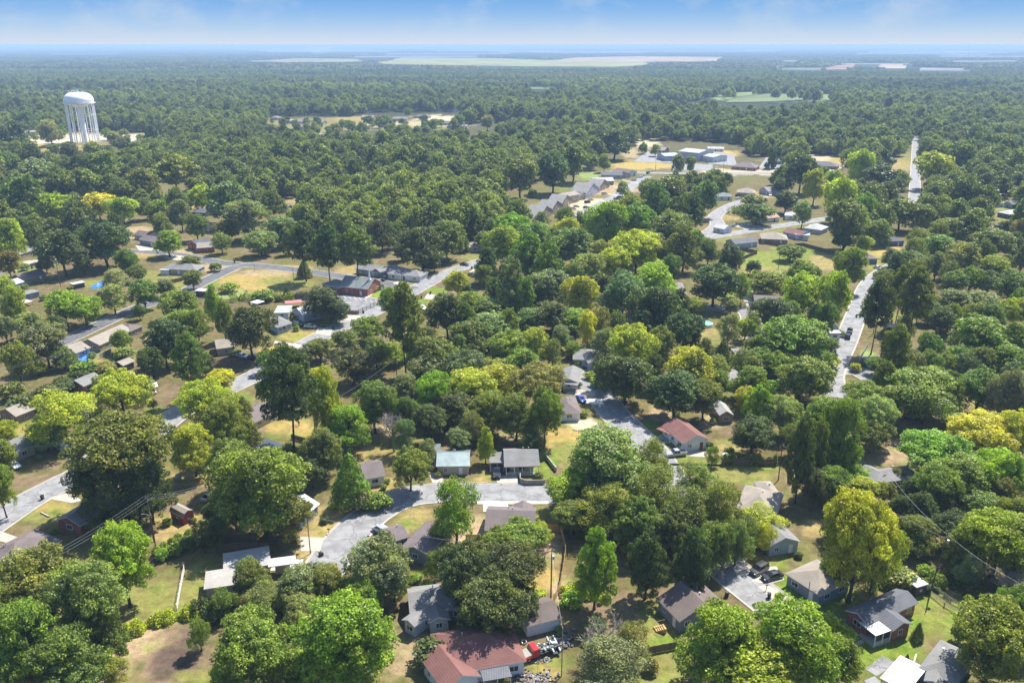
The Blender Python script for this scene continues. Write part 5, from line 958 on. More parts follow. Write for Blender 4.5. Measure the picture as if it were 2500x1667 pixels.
# ------------------------------------------------------------ vehicles (built once per kind, +x is the front)
def loft(mb, secs, mi=0):
    """secs: list of (y, [(x,z),...]) closed side profiles"""
    n = len(secs[0][1]); k0 = len(mb.v)
    for y, pr in secs: mb.v += [(x, y, z) for x, z in pr]
    for s in range(len(secs)-1):
        for j in range(n): a = k0+s*n+j; b_ = k0+s*n+(j+1) % n; mb.f.append((a, b_, b_+n, a+n)); mb.m.append(mi)
    mb.f.append(tuple(k0+j for j in range(n))[::-1]); mb.f.append(tuple(k0+(len(secs)-1)*n+j for j in range(n))); mb.m += [mi, mi]
def carproto(kind):
    r = empty('parked_'+{'sedan': 'car', 'suv': 'suv', 'pickup': 'pickup', 'van': 'minivan'}[kind], (0, 0, 0))
    L2, Wd = {'sedan': (2.35, .90), 'suv': (2.35, .95), 'pickup': (2.8, .98), 'van': (2.5, .96)}[kind]; hb = {'sedan': .92, 'suv': 1.05, 'pickup': 1.1, 'van': 1.05}[kind]; ht = {'sedan': 1.42, 'suv': 1.72, 'pickup': 1.80, 'van': 1.75}[kind]
    hood = hb-.08; body = [(-L2, .45), (-L2+.05, .3), (L2-.1, .3), (L2, .5), (L2-.05, hood-.22), (L2-.35, hood-.06), (L2*.42, hb), (-L2*.55, hb+.02), (-L2+.05, hb-.04)]
    if kind == 'pickup': body = [(-L2, .5), (-L2+.05, .4), (L2-.1, .38), (L2, .6), (L2-.04, hood-.15), (L2-.3, hood), (L2*.38, hb+.02), (-.6, hb+.02), (-L2, hb)]
    sh = lambda f: [(x*f if abs(x) > L2*.8 else x, z) for x, z in body]
    m = MB(); loft(m, [(-Wd, sh(.965)), (-Wd*.9, sh(1)), (Wd*.9, sh(1)), (Wd, sh(.965))]); bd = m.build('body', M_paint, r)
    x0, x1, x2, x3 = {'sedan': (-1.75, -1.0, .35, 1.15), 'suv': (-2.2, -1.95, .45, 1.15), 'pickup': (-.85, -.7, .55, 1.2), 'van': (-2.35, -2.1, .75, 1.6)}[kind]
    cab = [(x0, hb-.02), (x3, hb-.02), (x2, ht-.05), (x1, ht-.05)]; cabi = [(x0, hb-.02), (x3, hb-.02), (x2-.02, ht-.03), (x1+.02, ht-.03)]
    m = MB(); k0 = 0
    for y, s in ((-Wd*.93, -1), (Wd*.93, 1)): m.v += [(x, y if z < hb else y*.80, z) for x, z in cab]
    m.f += [(0, 1, 2, 3), (7, 6, 5, 4), (0, 4, 5, 1), (1, 5, 6, 2), (2, 6, 7, 3), (3, 7, 4, 0)]; m.m += [0]*6; m.build('glass', M_glass, r)
    m = MB(); loft(m, [(-Wd*.79, [(x1-.03, ht-.06), (x2+.03, ht-.06), (x2-.05, ht), (x1+.05, ht)]), (0, [(x1-.03, ht-.06), (x2+.03, ht-.06), (x2-.05, ht+.03), (x1+.05, ht+.03)]), (Wd*.79, [(x1-.03, ht-.06), (x2+.03, ht-.06), (x2-.05, ht), (x1+.05, ht)])])
    for s in (-1, 1):
        for (xa, xb) in ((x3, x2), (x0, x1), ((x0+x3)/2-.05, (x1+x2)/2-.05)): m.tube([(xa, s*Wd*.93, hb), (xb, s*Wd*.79, ht-.04)], .045, 4)
    m.build('roof', M_paint, r)
    if kind == 'pickup':
        m = MB(); m.box((-L2+.1, -Wd*.8, hb+.005), (1.75, 0, 0), (0, Wd*1.6, 0), (0, 0, .03)); m.build('truck_bed', M_black, r)
    for s in (-1, 1):
        for x in (-L2*.62, L2*.62):
            m = MB(); m.tube([(x, s*(Wd-.2), .34), (x, s*(Wd+.01), .34)], .34, 16); t = m.build('wheel', M_tyre, r); m = MB(); m.tube([(x, s*(Wd-.1), .34), (x, s*(Wd+.03), .34)], .2, 12); m.build('rim', M_rim, t)
        m = MB(); m.box((L2-.16, s*Wd*.72-.16, hood-.3), (.14, 0, 0), (0, .32, 0), (0, 0, .15)); m.build('headlight', M_lamp, r)
        m = MB(); m.box((-L2-.02, s*Wd*.75-.13, hb-.3), (.1, 0, 0), (0, .26, 0), (0, 0, .2)); m.build('tail_light', M_tail, r)
    reg(r); return r
CP = {}; CC = {'white': (.75, .75, .74), 'black': (.012, .012, .014), 'silver': (.42, .43, .45), 'grey': (.16, .165, .17), 'navy': (.02, .03, .09), 'blue': (.03, .07, .42), 'maroon': (.10, .015, .03), 'dark': (.03, .03, .035), 'red': (.4, .02, .02)}
def car(px, py, hx, hy, kind, c, label):
    p = P(px, py); h = P(hx, hy)-p; rz = math.atan2(h.y, h.x)
    if kind not in CP: CP[kind] = carproto(kind); o = CP[kind]
    else: o = copy_tree(CP[kind])
    o.location = p+Vector((0, 0, .05)); o.rotation_euler = (0, 0, rz); tag(o, label, {'sedan': 'car', 'suv': 'suv', 'pickup': 'pickup', 'van': 'minivan'}[kind], 'vehicles parked about the neighbourhood')
    def paint(q):
        q.color = (*CC[c], 1)
        for ch in KIDS.get(q, ()): paint(ch)
    paint(o)
for a in [
 (932,1300,915,1290,'van','silver','silver minivan on the drive of the mauve-roofed house'),
 (1884,1411,1862,1417,'sedan','black','black sedan on the pale drive beside the brown hip-roofed house'), (1852,1396,1838,1404,'suv','dark','dark suv half under the tree just behind the black sedan'),
 (1650,1112,1630,1114,'pickup','silver','silver pickup with dark bed beside the red-roofed white cottage'), (1214,1158,1213,1170,'pickup','dark','dark pickup nosing out of the open carport'),
 (1418,978,1426,984,'sedan','blue','bright blue car on the drive by the brown hip roof'), (1510,1316,1525,1314,'suv','blue','pale blue car parked in dappled shade behind tall trees'),
 (148,1096,138,1090,'suv','white','white suv under the thin-leaved tree among several parked cars'), (160,1100,150,1096,'sedan','silver','silver car tight beside the white suv under the tree'), (184,1112,198,1113,'suv','black','black suv nearest the street among the cars under the tree'),
 (34,1140,46,1146,'sedan','white','white sedan alone at the shaded yard edge'), (45,1108,34,1114,'pickup','silver','silver pickup beside the long light grey-roofed house'), (58,1100,46,1106,'pickup','dark','dark pickup behind the silver one at the grey-roofed house'),
 (370,958,376,964,'sedan','white','white car under the white awning in deep tree shade'), (512,1216,524,1208,'sedan','silver','silver car glimpsed between trees by the dry back yard'), (592,872,602,874,'sedan','white','white car on the shaded drive of the cream house'), (622,877,636,878,'suv','maroon','maroon suv on the shaded drive beside the white car'),
 (728,795,742,797,'suv','navy','navy suv beside the grey bungalow porch'), (758,800,772,801,'sedan','white','white sedan in front of the grey bungalow'), (815,775,802,779,'suv','black','black suv under the dark tree by the fenced parking lot'),
 (938,684,930,690,'suv','black','black suv on the drive behind the church steeple'), (1031,754,1037,757,'sedan','white','white car with dark windows by the street below the church'), (1080,728,1070,729,'van','white','white van at the end of the pale drive by the street'), (1163,675,1153,676,'sedan','black','black sedan on the drive at the top of the street'), (1172,670,1164,668,'suv','dark','dark suv just behind the black sedan up the street'), (1134,648,1142,649,'sedan','black','black car in shade under the large oak by the street'),
 (1828,550,1838,551,'suv','white','white suv on the dark apron at the road junction'), (1793,552,1801,549,'sedan','silver','silver car beside the blue-grey roofed junction house'), (1802,486,1810,484,'sedan','white','white car in front of the pale green-roofed house'), (1880,478,1882,484,'van','white','white van at the end of the curving road'),
 (1748,414,1748,418,'van','white','white van on the road in front of the warehouse'), (2163,640,2173,640,'sedan','black','black car on the golden lawn of the brown house'), (2143,656,2153,659,'sedan','white','white sedan in front of the brown house on the golden lawn'), (2074,812,2076,804,'pickup','dark','dark pickup at the kerb beside the white trailer home'), (2069,825,2070,816,'suv','black','black suv parked behind the dark pickup at the kerb'),
 (366,593,374,592,'sedan','white','white car by the gable of the brown-roofed lane house'), (52,628,60,625,'sedan','white','white car in the open carport at the far lane'),
 (1388,519,1396,519,'suv','black','black suv third from the bottom in the terrace lot'), (1399,511,1408,511,'sedan','white','white car next to the black suv in the terrace lot'), (1407,506,1416,506,'sedan','silver','silver car above the white one in the terrace lot'), (1431,508,1438,507,'sedan','black','black car at the lower tree edge of the terrace lot'), (1434,496,1442,495,'suv','black','black suv below the gable-fronted terrace dwelling'), (1442,490,1449,489,'sedan','silver','silver car close to the gable-fronted terrace dwelling'), (1476,475,1485,474,'suv','white','white suv in mid terrace lot beside the low grey dwelling'), (1548,442,1556,441,'sedan','silver','silver car by the leafless tree of the terrace lot'), (1564,434,1572,433,'sedan','white','white car lowest in the upper kerbside row'), (1574,430,1580,428,'sedan','white','white car second in the upper kerbside row'), (1582,424,1588,422,'suv','black','black suv in the upper kerbside row'), (1590,419,1596,417,'sedan','white','white car highest in the upper kerbside row'), (1513,483,1522,483,'sedan','grey','grey car near the middle trees of the terrace lot')]: car(*a)
# wrecked flatbed truck
def objroot(nm, px, py, hx, hy, label, cat, z=0., group=None):
    p = P(px, py); h = P(hx, hy)-p; return empty(nm, (0, 0, 0), 0, label, cat, group), p+Vector((0, 0, z)), math.atan2(h.y, h.x)
r, p, rz = objroot('wrecked_truck', 1318, 1596, 1290, 1606, 'wrecked red-cabbed flatbed truck with grey bonnet heaped with scrap', 'truck')
m = MB(); loft(m, [(-1.05, [(2.0, .6), (3.6, .6), (3.65, 1.1), (3.4, 1.3), (2.0, 1.45)]), (1.05, [(2.0, .6), (3.6, .6), (3.65, 1.1), (3.4, 1.3), (2.0, 1.45)])]); m.build('bonnet', [plain('dull_bonnet', (.28, .28, .24), .6)], r)
m = MB(); loft(m, [(-1.08, [(.6, .6), (2.05, .6), (2.05, 1.45), (1.75, 2.15), (.7, 2.2)]), (1.08, [(.6, .6), (2.05, .6), (2.05, 1.45), (1.75, 2.15), (.7, 2.2)])]); m.build('cab', M_red, r)
m = MB(); m.box((1.72, -.85, 1.55), (.3, 0, -.05), (0, 1.7, 0), (-.2, 0, .5)); m.build('windshield', plain('dusty_glass', (.35, .42, .38), .2), r)
for s in (-1, 1): m = MB(); m.box((2.2, s*1.12-.1, .7), (1.3, 0, 0), (0, .2, 0), (0, 0, .5)); m.build('fender', M_red, r)
m = MB(); m.box((-3.6, -1.15, .85), (4.1, 0, 0), (0, 2.3, 0), (0, 0, .15)); m.build('flatbed', M_black, r)
m = MB()
for k in range(60):
    x, y = random.uniform(-3.3, .3), random.uniform(-1, 1); m.cbox((x, y, 1.0+random.random()*.25), random.uniform(.1, .7), random.uniform(.1, .5), random.uniform(.08, .35), random.randrange(3), random.random()*3)
m.build('scrap_load', [plain('scrap_grey', (.16, .2, .19), .6, .2, .5), plain('scrap_dark', (.04, .05, .06), .6), plain('scrap_pale', (.5, .52, .5), .5)], r)
m = MB(); m.box((3.62, -1.0, .5), (.2, 0, 0), (0, 2.0, 0), (0, 0, .22)); m.build('bumper', M_steel, r)
for x in (-2.6, 2.7):
    for s in (-1, 1): m = MB(); m.tube([(x, s*.85, .42), (x, s*1.12, .42)], .42, 14); t = m.build('wheel', M_tyre, r); m = MB(); m.tube([(x, s*1.0, .42), (x, s*1.15, .42)], .24, 10); m.build('rim', M_rim, t)
r.location = p; r.rotation_euler = (0, 0, rz)
r, p, rz = objroot('utility_trailer', 1352, 1583, 1360, 1600, 'silver ramp-backed trailer standing across the rear of the wrecked truck', 'trailer')
m = MB(); m.box((-2.2, -.75, .6), (4.2, 0, 0), (0, .25, 0), (0, 0, .55)); m.box((-2.2, .45, .6), (4.2, 0, 0), (0, .25, 0), (0, 0, .55)); m.build('rail', M_steel, r); m = MB(); m.box((-2.2, -.5, .5), (4.2, 0, 0), (0, .95, 0), (0, 0, .1)); m.build('deck', plain('scrap_dark', (.04, .05, .06)), r)
for s in (-1, 1): m = MB(); m.tube([(0, s*.8, .33), (0, s*.98, .33)], .33, 12); m.build('wheel', M_tyre, r)
r.location = p; r.rotation_euler = (0, 0, rz)
def ring_tyre(px, py, label, col_=M_tyre, tilt=0.9):
    m = MB(); n = 18; R0 = .42
    for i in range(n+1): pass
    m.tube([(R0*math.cos(i*2*math.pi/n), R0*math.sin(i*2*math.pi/n), .15) for i in range(n+1)], .15, 7, cap=False); o = m.build('tyre', col_, None); o.location = P(px, py)+Vector((0, 0, .12)); o.rotation_euler = (tilt, 0, .3); tag(o, label, 'tyre')
ring_tyre(1334, 1612, 'whitewalled tyre leaning against the wrecked truck', plain('dusty_rubber', (.3, .3, .28)), .7); ring_tyre(1279, 1569, 'pale tyre lying between the red roof and the outbuilding', M_rim, .2)
for i, (x, y, c, lb) in enumerate([(1297,1654,M_white,'white bucket standing in the junk pile below the lawn'), (1337,1646,M_white,'white bucket alone on the scruffy lawn'), (1363,1648,M_rock,'pale bucket beside the curved log edging'), (1311,1662,M_white,'white bucket among the debris at the picture edge')]):
    m = MB(); m.lathe([(.20, 0), (.26, .55), (.22, .55), (.18, .06)], 14); o = m.build('bucket', c, None); o.location = P(x, y); tag(o, lb, 'bucket', 'buckets by the junk pile')
m = MB()
for k in range(260):
    p = P(random.gauss(1305, 24), random.gauss(1657, 9)); m.cbox((p.x, p.y, random.random()*.12), random.uniform(.1, .6), random.uniform(.08, .4), random.uniform(.05, .3), random.randrange(4), random.random()*3)
for k in range(110):
    p = P(random.gauss(1305, 18), random.gauss(1612, 4)); m.cbox((p.x, p.y, 0), random.uniform(.1, .5), random.uniform(.08, .3), random.uniform(.05, .2), random.randrange(4), random.random()*3)
for k in range(120):
    p = P(random.gauss(1372, 14), random.gauss(1568, 9)); m.cbox((p.x, p.y, random.random()*.3), random.uniform(.1, .8), random.uniform(.1, .6), random.uniform(.1, .4), random.randrange(3), random.random()*3)
o = m.build('junk_debris', [plain('scrap_stone', (.28, .25, .2)), plain('scrap_mid', (.12, .12, .12)), plain('scrap_dark', (.04, .05, .06)), plain('scrap_brown', (.2, .11, .07))]); tag(o, 'scattered junk and scrap around the wrecked truck and at the lower edge', kind='stuff')
# ------------------------------------------------------------ bins, mailboxes
def bin_(px, py, rz, label, fallen=False):
    if not hasattr(bin_, 'p'):
        r = empty('wheelie_bin', (0, 0, 0)); m = MB(); k = len(m.v)
        m.v += [(-.24, -.27, .05), (.24, -.27, .05), (.24, .27, .05), (-.24, .27, .05), (-.32, -.34, 1.0), (.32, -.34, 1.0), (.32, .34, 1.0), (-.32, .34, 1.0)]; m.f += [(3, 2, 1, 0), (0, 1, 5, 4), (1, 2, 6, 5), (2, 3, 7, 6), (3, 0, 4, 7), (4, 5, 6, 7)]; m.m += [0]*6; m.build('body', M_black, r)
        m = MB(); m.box((-.34, -.37, 1.0), (.68, 0, 0), (0, .74, .06), (0, 0, .07)); m.build('lid', M_black, r)
        for s in (-1, 1): m = MB(); m.tube([(s*.24, .30, .12), (s*.32, .30, .12)], .12, 10); m.build('wheel', M_tyre, r)
        reg(r); bin_.p = r; o = r
    else: o = copy_tree(bin_.p)
    o.location = P(px, py)+Vector((0, 0, .35 if fallen else .05)); o.rotation_euler = (1.45 if fallen else 0, 0, rz); tag(o, label, 'bin', 'wheeled rubbish bins at the kerbs')
for i, (x, y, lb) in enumerate([(104,1219,'black wheeled bin at the kerb corner of the straw lawn'),(688,869,'black wheeled bin beside the golden yard below the grey bungalow'),(860,787,'black wheeled bin at the drive end by the fenced parking lot'),(887,765,'black wheeled bin outside the parking lot fence'),(813,804,'small dark bin on the grass near the white sedan'),(628,894,'black wheeled bin at the shaded kerb by the maroon suv'),(1029,729,'black wheeled bin at the mouth of the white van\'s drive'),(1051,718,'black wheeled bin beside the lawn just above the white van\'s drive'),(914,688,'black wheeled bin behind the church entrance'),(979,698,'black wheeled bin at the lane corner of the low white corner house'),(1152,656,'black wheeled bin at the top of the church street'),(1774,1456,'black bin in dappled shade at the dead-end kerb'),(1877,1459,'black bin beside the green lawn at the dead-end kerb'),(36,667,'black bin at the kerb before the small white house'),(78,656,'black bin at the shaded end of the asphalt lane'),(573,642,'dark bin at the asphalt junction'),(2164,664,'dark bin at the drive mouth of the golden lawn')]): bin_(x, y, i*1.3, lb)
bin_(780, 1353, .8, 'black bin tipped over on the kerb of the curving street', True)
def mailbox(px, py, label):
    if not hasattr(mailbox, 'p'):
        r = empty('mailbox', (0, 0, 0)); m = MB(); m.tube([(0, 0, 0), (0, 0, 1.1)], .06, 6); m.build('post', M_wood, r); m = MB(); m.tube([(-.28, 0, 1.22), (.28, 0, 1.22)], .14, 10); m.build('box', M_black, r); reg(r); mailbox.p = r; o = r
    else: o = copy_tree(mailbox.p)
    o.location = P(px, py); tag(o, label, 'mailbox', 'kerbside mailboxes')
mailbox(803, 1303, 'dark mailbox across the street bend from the white house'); mailbox(900, 1320, 'dark mailbox below the silver minivan'); mailbox(1871, 1440, 'dark mailbox at the drive of the black sedan'); mailbox(1162, 1320, 'small dark mailbox-like post in the bare back yard')
# ------------------------------------------------------------ poles, wires
def pole(px, py, h, label, mat=M_pole, arms=1, ang=0., r=.15, lamp=0, trans=False, lean=(0, 0)):
    g_ = P(px, py); ro = empty('utility_pole' if arms else 'street_lamp' if lamp else 'service_pole', g_, 0, label, 'utility pole' if arms else 'street lamp' if lamp else 'pole', 'poles along streets and back yards')
    m = MB(); m.tube([(g_.x, g_.y, 0), (g_.x+lean[0], g_.y+lean[1], h)], [r, r*.65], 8); m.build('shaft', mat, ro); t = g_+Vector((lean[0], lean[1], h))
    for k in range(arms):
        d = Vector((math.cos(ang), math.sin(ang), 0)); m = MB(); c = t-Vector((0, 0, .5+1.1*k)); m.box(c-d*1.15-Vector((-d.y, d.x, 0))*.06, d*2.3, Vector((-d.y, d.x, 0))*.12, Vector((0, 0, .12))); a = m.build('crossarm', mat, ro)
        for u in (-1, -.5, .5, 1): m = MB(); m.tube([c+d*u*1.05+Vector((0, 0, .1)), c+d*u*1.05+Vector((0, 0, .3))], [.05, .035], 6); m.build('insulator', M_rim, a)
    if trans: m = MB(); m.tube([t+Vector((.32, 0, -2.3)), t+Vector((.32, 0, -1.5))], .24, 12); m.build('transformer', M_steel, ro)
    if lamp: m = MB(); m.tube([t-Vector((0, 0, .3)), t+Vector((-lamp*.6, 0, .05)), t+Vector((-lamp, 0, .1))], .05, 6); m.build('lamp_arm', M_steel, ro); m = MB(); m.box(t+Vector((-lamp-.45, -.13, .02)), (.55, 0, 0), (0, .26, 0), (0, 0, .13)); m.build('lamp_head', M_rim, ro)
    return t
t1 = pole(758,1351,9.5,'slender brown pole at the inside of the street bend',arms=0,r=.12); t2 = pole(381,1340,8.5,'street lamp on a timber pole beside the garden plot',arms=0,lamp=1.5)
t3 = pole(376,1322,11,'timber power pole with cross-arm behind the street lamp',arms=1,ang=2.4); t4 = pole(521,1262,8.5,'timber power pole beside the shaded garden track',ang=2.4); t5 = pole(770,1064,8,'timber power pole at the corner of the golden yard',ang=2.4)
t6 = pole(1345,1458,11,'timber power pole with transformer above the fenced bare yard',trans=True,ang=.3); t7 = pole(1967,1494,6.8,'pale bare pole on the green lawn edge',mat=M_greybark,arms=0,r=.12); t8 = pole(1900,1172,10,'dark timber pole at the end of the mown strip',arms=1,ang=.8)
t9 = pole(2272,1440,13,'tall leaning power pole with transformer behind the tiny shed',ang=.9,trans=True,arms=2,r=.17,lean=(1.2,0)); t10 = pole(220,910,9,'timber power pole by the blue-tarped yard',ang=2.5); t11 = pole(970,944,10,'tall timber pole in front of the dark woods',trans=True,ang=.5)
t12 = pole(719,702,9,'street lamp pole on the golden churchside field',arms=0,lamp=2.2,r=.12); t13 = pole(982,712,9,'timber pole at the lane corner opposite the church',arms=0); t14 = pole(1900,657,9,'timber pole in the middle of the mown field',ang=.2)
t15 = pole(622,664,4,'short sign post at the asphalt junction',arms=0,r=.07); t16 = pole(2138,940,9,'timber pole by the paved patch',ang=.6); t17 = pole(1371,1650,10,'pale service pole rising past the wrecked truck',mat=M_greybark,arms=0,r=.11); t18 = pole(1600,418,11,'timber pole at the roadside near the lot',ang=.1); t19 = pole(1765,426,12,'tall timber pole by the warehouse road',ang=.1); t20 = pole(148,700,12,'timber pole in deep shade above the small shed',ang=2.4)
t21 = pole(2132,815,8,'timber pole beneath the roadside pine',ang=.6); t22 = pole(1845,820,8,'dark post pair beside the grey side street',arms=0,r=.12); t23 = pole(2192,770,9,'angled lamp pole among the pines',arms=0,lamp=2.5,r=.1)
far1 = P(120,1480)+Vector((0,0,10)); far2 = P(-140,1015)+Vector((0,0,10)); far3 = P(2520,1560)+Vector((0,0,10)); far4 = P(2150,1250)+Vector((0,0,11)); far5 = P(-120,760)+Vector((0,0,10))
def wire(a, b_, off, sag=.9, r=.022, label='thin sagging power line strung between timber poles'):
    a = a+Vector(off); b_ = b_+Vector(off); m = MB(); n = 12
    m.tube([a.lerp(b_, i/n)-Vector((0, 0, sag*4*(i/n)*(1-i/n))) for i in range(n+1)], r, 4); o = m.build('power_line', M_wire, None, origin=a); tag(o, label, 'power line', 'overhead power lines')
for i, ((a, b_), where) in enumerate([((far1, t3), 'to the cross-arm pole behind the street lamp from the lower edge'), ((t3, t4), 'from the pole behind the street lamp to the shaded garden track'), ((t4, t5), 'from the garden track pole to the golden yard corner'), ((far2, t10), 'over the shrubs to the blue-tarped yard pole')]):
    for k, dd in enumerate((-1.0, 0., 1.0)):
        pd = (b_-a).normalized(); wire(a, b_, (-pd.y*dd, pd.x*dd, -.15), .5, .022, ('upper ', 'middle ', 'lower ')[k]+'power line '+where)
for a, b_, lb in ((t9, far4, 'power line from the tall leaning pole towards the dark trees'), (t9, far3, 'power line from the tall leaning pole over the back lawn'), (t8, t9+Vector((0, 0, -1)), 'power line running down from the mown strip pole'), (t6, t1, 'power line from the transformer pole to the street bend'), (t11, t5, 'power line from the tall pole before the woods'), (t2, t3, 'short cable between street lamp and power pole'), (t17, t6, 'cable from the pale service pole to the transformer pole'), (t13, t12, 'cable across the churchside field')): wire(a, b_, (0, 0, -.3), 1.0, .022, lb)
# ------------------------------------------------------------ fences
def fence(pts, h, mat, label, style='board', name='wooden_fence', grp='yard fences'):
    ln = [P(*p) for p in pts]; r = empty(name, ln[0], 0, label, 'fence', grp); total = sum((b_-a).length for a, b_ in zip(ln, ln[1:])); stp = max(2.4, total/60)
    pm = MB()
    for a, b_ in zip(ln, ln[1:]):
        d = b_-a; Ln = d.length; d.normalize(); n = Vector((-d.y, d.x, 0)); k = max(1, int(Ln/stp))
        for i in range(k+1 if b_ is ln[-1] else k):
            m = MB(); q = a+d*Ln*i/k; m.box(q-d*.07-n*.07, d*.14, n*.14, (0, 0, h+.08)); m.build('post', mat if style != 'chain' else M_black, r)
        if style == 'board':
            nb = int(Ln/.16)
            if nb < 400:
                for i in range(nb): pm.box(a+d*(i*.16)+n*.075+Vector((0, 0, .05)), d*.145, n*.025, (0, 0, h-.05+random.uniform(-.04, .04)))
            else: pm.box(a+n*.075, d*Ln, n*.03, (0, 0, h))
        elif style == 'rail':
            for z in (.35, .75, 1.1): pm.box(a+n*.07+Vector((0, 0, z*h/1.2)), d*Ln, n*.04, (0, 0, .13))
        elif style == 'solid': pm.box(a-n*.12, d*Ln, n*.24, (0, 0, h)); 
        else:
            for z in [h*q/5 for q in range(1, 6)]: pm.tube([a+Vector((0, 0, z)), b_+Vector((0, 0, z))], .025, 4)
            for i in range(int(Ln/.5)): pm.tube([a+d*i*.5+Vector((0, 0, .05)), a+d*i*.5+Vector((0, 0, h))], .02, 4)
    pm.build({'board': 'boards', 'rail': 'rails', 'solid': 'panel', 'chain': 'mesh_panel'}[style], mat, r); return r
fence([(448,1390),(470,1370),(502,1350)],1.5,plain('red_wood',(.24,.11,.08),.8),'reddish post-and-rail fence at the garden edge','rail'); fence([(450,1394),(441,1440),(432,1490)],1.5,M_white,'white-painted rail fence along the green side yard','rail')
fence([(507,1352),(580,1342),(655,1343)],1.8,M_wood,'dark board fence behind the flat pale-roofed house'); fence([(1138,1324),(1170,1324)],2.0,M_newwood,'short new honey-coloured board fence beside the light pine')
fence([(1322,1298),(1368,1298),(1376,1330),(1380,1350),(1374,1395),(1366,1440),(1352,1470)],1.9,M_newwood,'long new board fence enclosing the bare back yard'); fence([(1270,1156),(1270,1178),(1285,1183),(1330,1182)],1.3,M_greywood,'low tan board fence at the street corner of the green yard','solid')
fence([(1331,1118),(1358,1152)],1.3,M_conc,'pale low wall slanting beside the bright green lawn','solid','garden_wall'); fence([(1543,1606),(1600,1594),(1672,1580)],1.6,M_wood,'brown board fence across the grass below the blue-grey house')
fence([(712,1072),(748,1082)],1.5,M_wood,'short brown fence at the foot of the tall pine'); fence([(1762,1136),(1830,1138),(1895,1137)],1.9,M_wood,'dark board fence draped with creeper above the mown strip')
fence([(876,766),(905,753),(938,738)],1.8,M_black,'black metal fence along the parking lot','chain','metal_fence'); fence([(842,767),(876,768)],1.6,M_wood,'dark low fence at the near side of the parking lot')
fence([(1853,593),(1925,606),(1960,602),(2035,622),(2065,628)],2.0,M_wood,'long brown board fence behind the wide tan-roofed house'); fence([(1806,612),(1848,620),(1810,636)],1.9,M_wood,'brown fence around the small bare paddock')
fence([(2096,888),(2118,846)],1.6,M_white,'pale fence climbing beside the paved patch'); fence([(2094,888),(2118,890)],1.8,M_greywood,'tan fence at the near end of the paved patch')
fence([(2272,1436),(2320,1470),(2375,1502)],1.0,M_greywood,'weathered rail fence behind the tiny shed','rail'); fence([(2262,1446),(2305,1480),(2350,1505)],1.0,M_greywood,'second weathered rail fence nearer the lawn','rail')
fence([(392,693),(430,690),(470,680)],1.8,M_wood,'dark fence by the grey house with white awning'); fence([(245,875),(272,862),(270,872)],1.7,M_greywood,'grey fence behind the long tan-brick house'); fence([(1635,1135),(1700,1135),(1762,1137)],.5,plain('moss_edge',(.06,.10,.03),.9),'low mossy edging along the mown strip','solid','garden_edging')
fence([(100,1252),(120,1262)],.3,M_conc,'low concrete edging beside the drive of the brick house','solid','garden_edging')
# ------------------------------------------------------------ hedges and creepers
def leafrun(name, pts, w, h, n, colr, label, cat='hedge', lf=.34):
    ln = [P(*p) for p in pts]; sg_ = [(a, b_, (b_-a).length) for a, b_ in zip(ln, ln[1:])]; tot = sum(s[2] for s in sg_); rs_ = np.random.RandomState(len(label)); pos = []
    for a, b_, l_ in sg_:
        k = int(n*l_/tot); t = rs_.rand(k); ang = rs_.rand(k)*math.pi; d = (b_-a).normalized(); nn = Vector((-d.y, d.x, 0)); lump = 1+.35*np.sin(t*l_*1.1)+.2*np.sin(t*l_*2.7+1)
        q = np.array(a)[None]+t[:, None]*np.array(b_-a)[None]; rr = rs_.uniform(.75, 1.1, k); q = q+np.array(nn)[None]*(np.cos(ang)*w/2*rr*lump)[:, None]; q[:, 2] += np.abs(np.sin(ang))*h*rr*lump; pos.append(q)
    pos = np.concatenate(pos); k = len(pos); c0 = pos.mean(0); c0[2] = 0; nr = unit(rs_.randn(k, 3)*.7+np.array([0, 0, .6])); t = unit(np.cross(nr, rs_.randn(k, 3))); bt = np.cross(nr, t); s = lf*rs_.uniform(.6, 1.2, k)[:, None]*.5
    V = np.stack([pos-t*s, pos-bt*s*.8, pos+t*s, pos+bt*s*.8], 1).reshape(-1, 3)-c0; me = bpy.data.meshes.new(name); npmesh(me, V, np.arange(k*4).reshape(-1, 4)); me.attributes.new('tone', 'FLOAT', 'FACE').data.foreach_set('value', rs_.rand(k).astype(np.float32)); me.materials.append(M_leaf)
    o = bpy.data.objects.new(name, me); col.objects.link(o); o.location = c0; o.color = (*COLS[colr][0], 1); tag(o, label, cat, 'hedges and creepers')
leafrun('hedge', [(305,1552),(380,1520),(450,1505),(560,1480)], 3.0, 1.6, 9000, 'yg', 'yellow-green hedge curving along the top of the burnt-looking dirt patch')
leafrun('hedge', [(470,1500),(520,1488),(590,1470)], 2.6, 2.2, 5000, 'dk', 'dark hedge under the flat pale-roofed house'); leafrun('hedge', [(380,1362),(420,1340),(470,1305)], 2.4, 1.8, 4500, 'gr', 'green bush row along the track by the street lamp')
leafrun('hedge', [(905,716),(930,707),(934,702)], 1.6, 1.3, 1400, 'dk', 'clipped dark hedge at the church entrance', lf=.4); leafrun('creeper', [(1765,1133),(1830,1135),(1895,1134)], 1.2, 2.3, 6000, 'gr', 'green creeper spilling over the dark board fence', 'creeper')
leafrun('hedge', [(60,1005),(120,965),(190,930),(250,905)], 7, 2.2, 12000, 'dk', 'dark thicket strip beneath the power lines by the tan-roofed brown house', lf=.5); leafrun('creeper', [(2243,1440),(2262,1436)], 1.6, 1.9, 1500, 'md', 'ivy climbing the tiny white-roofed shed', 'creeper')
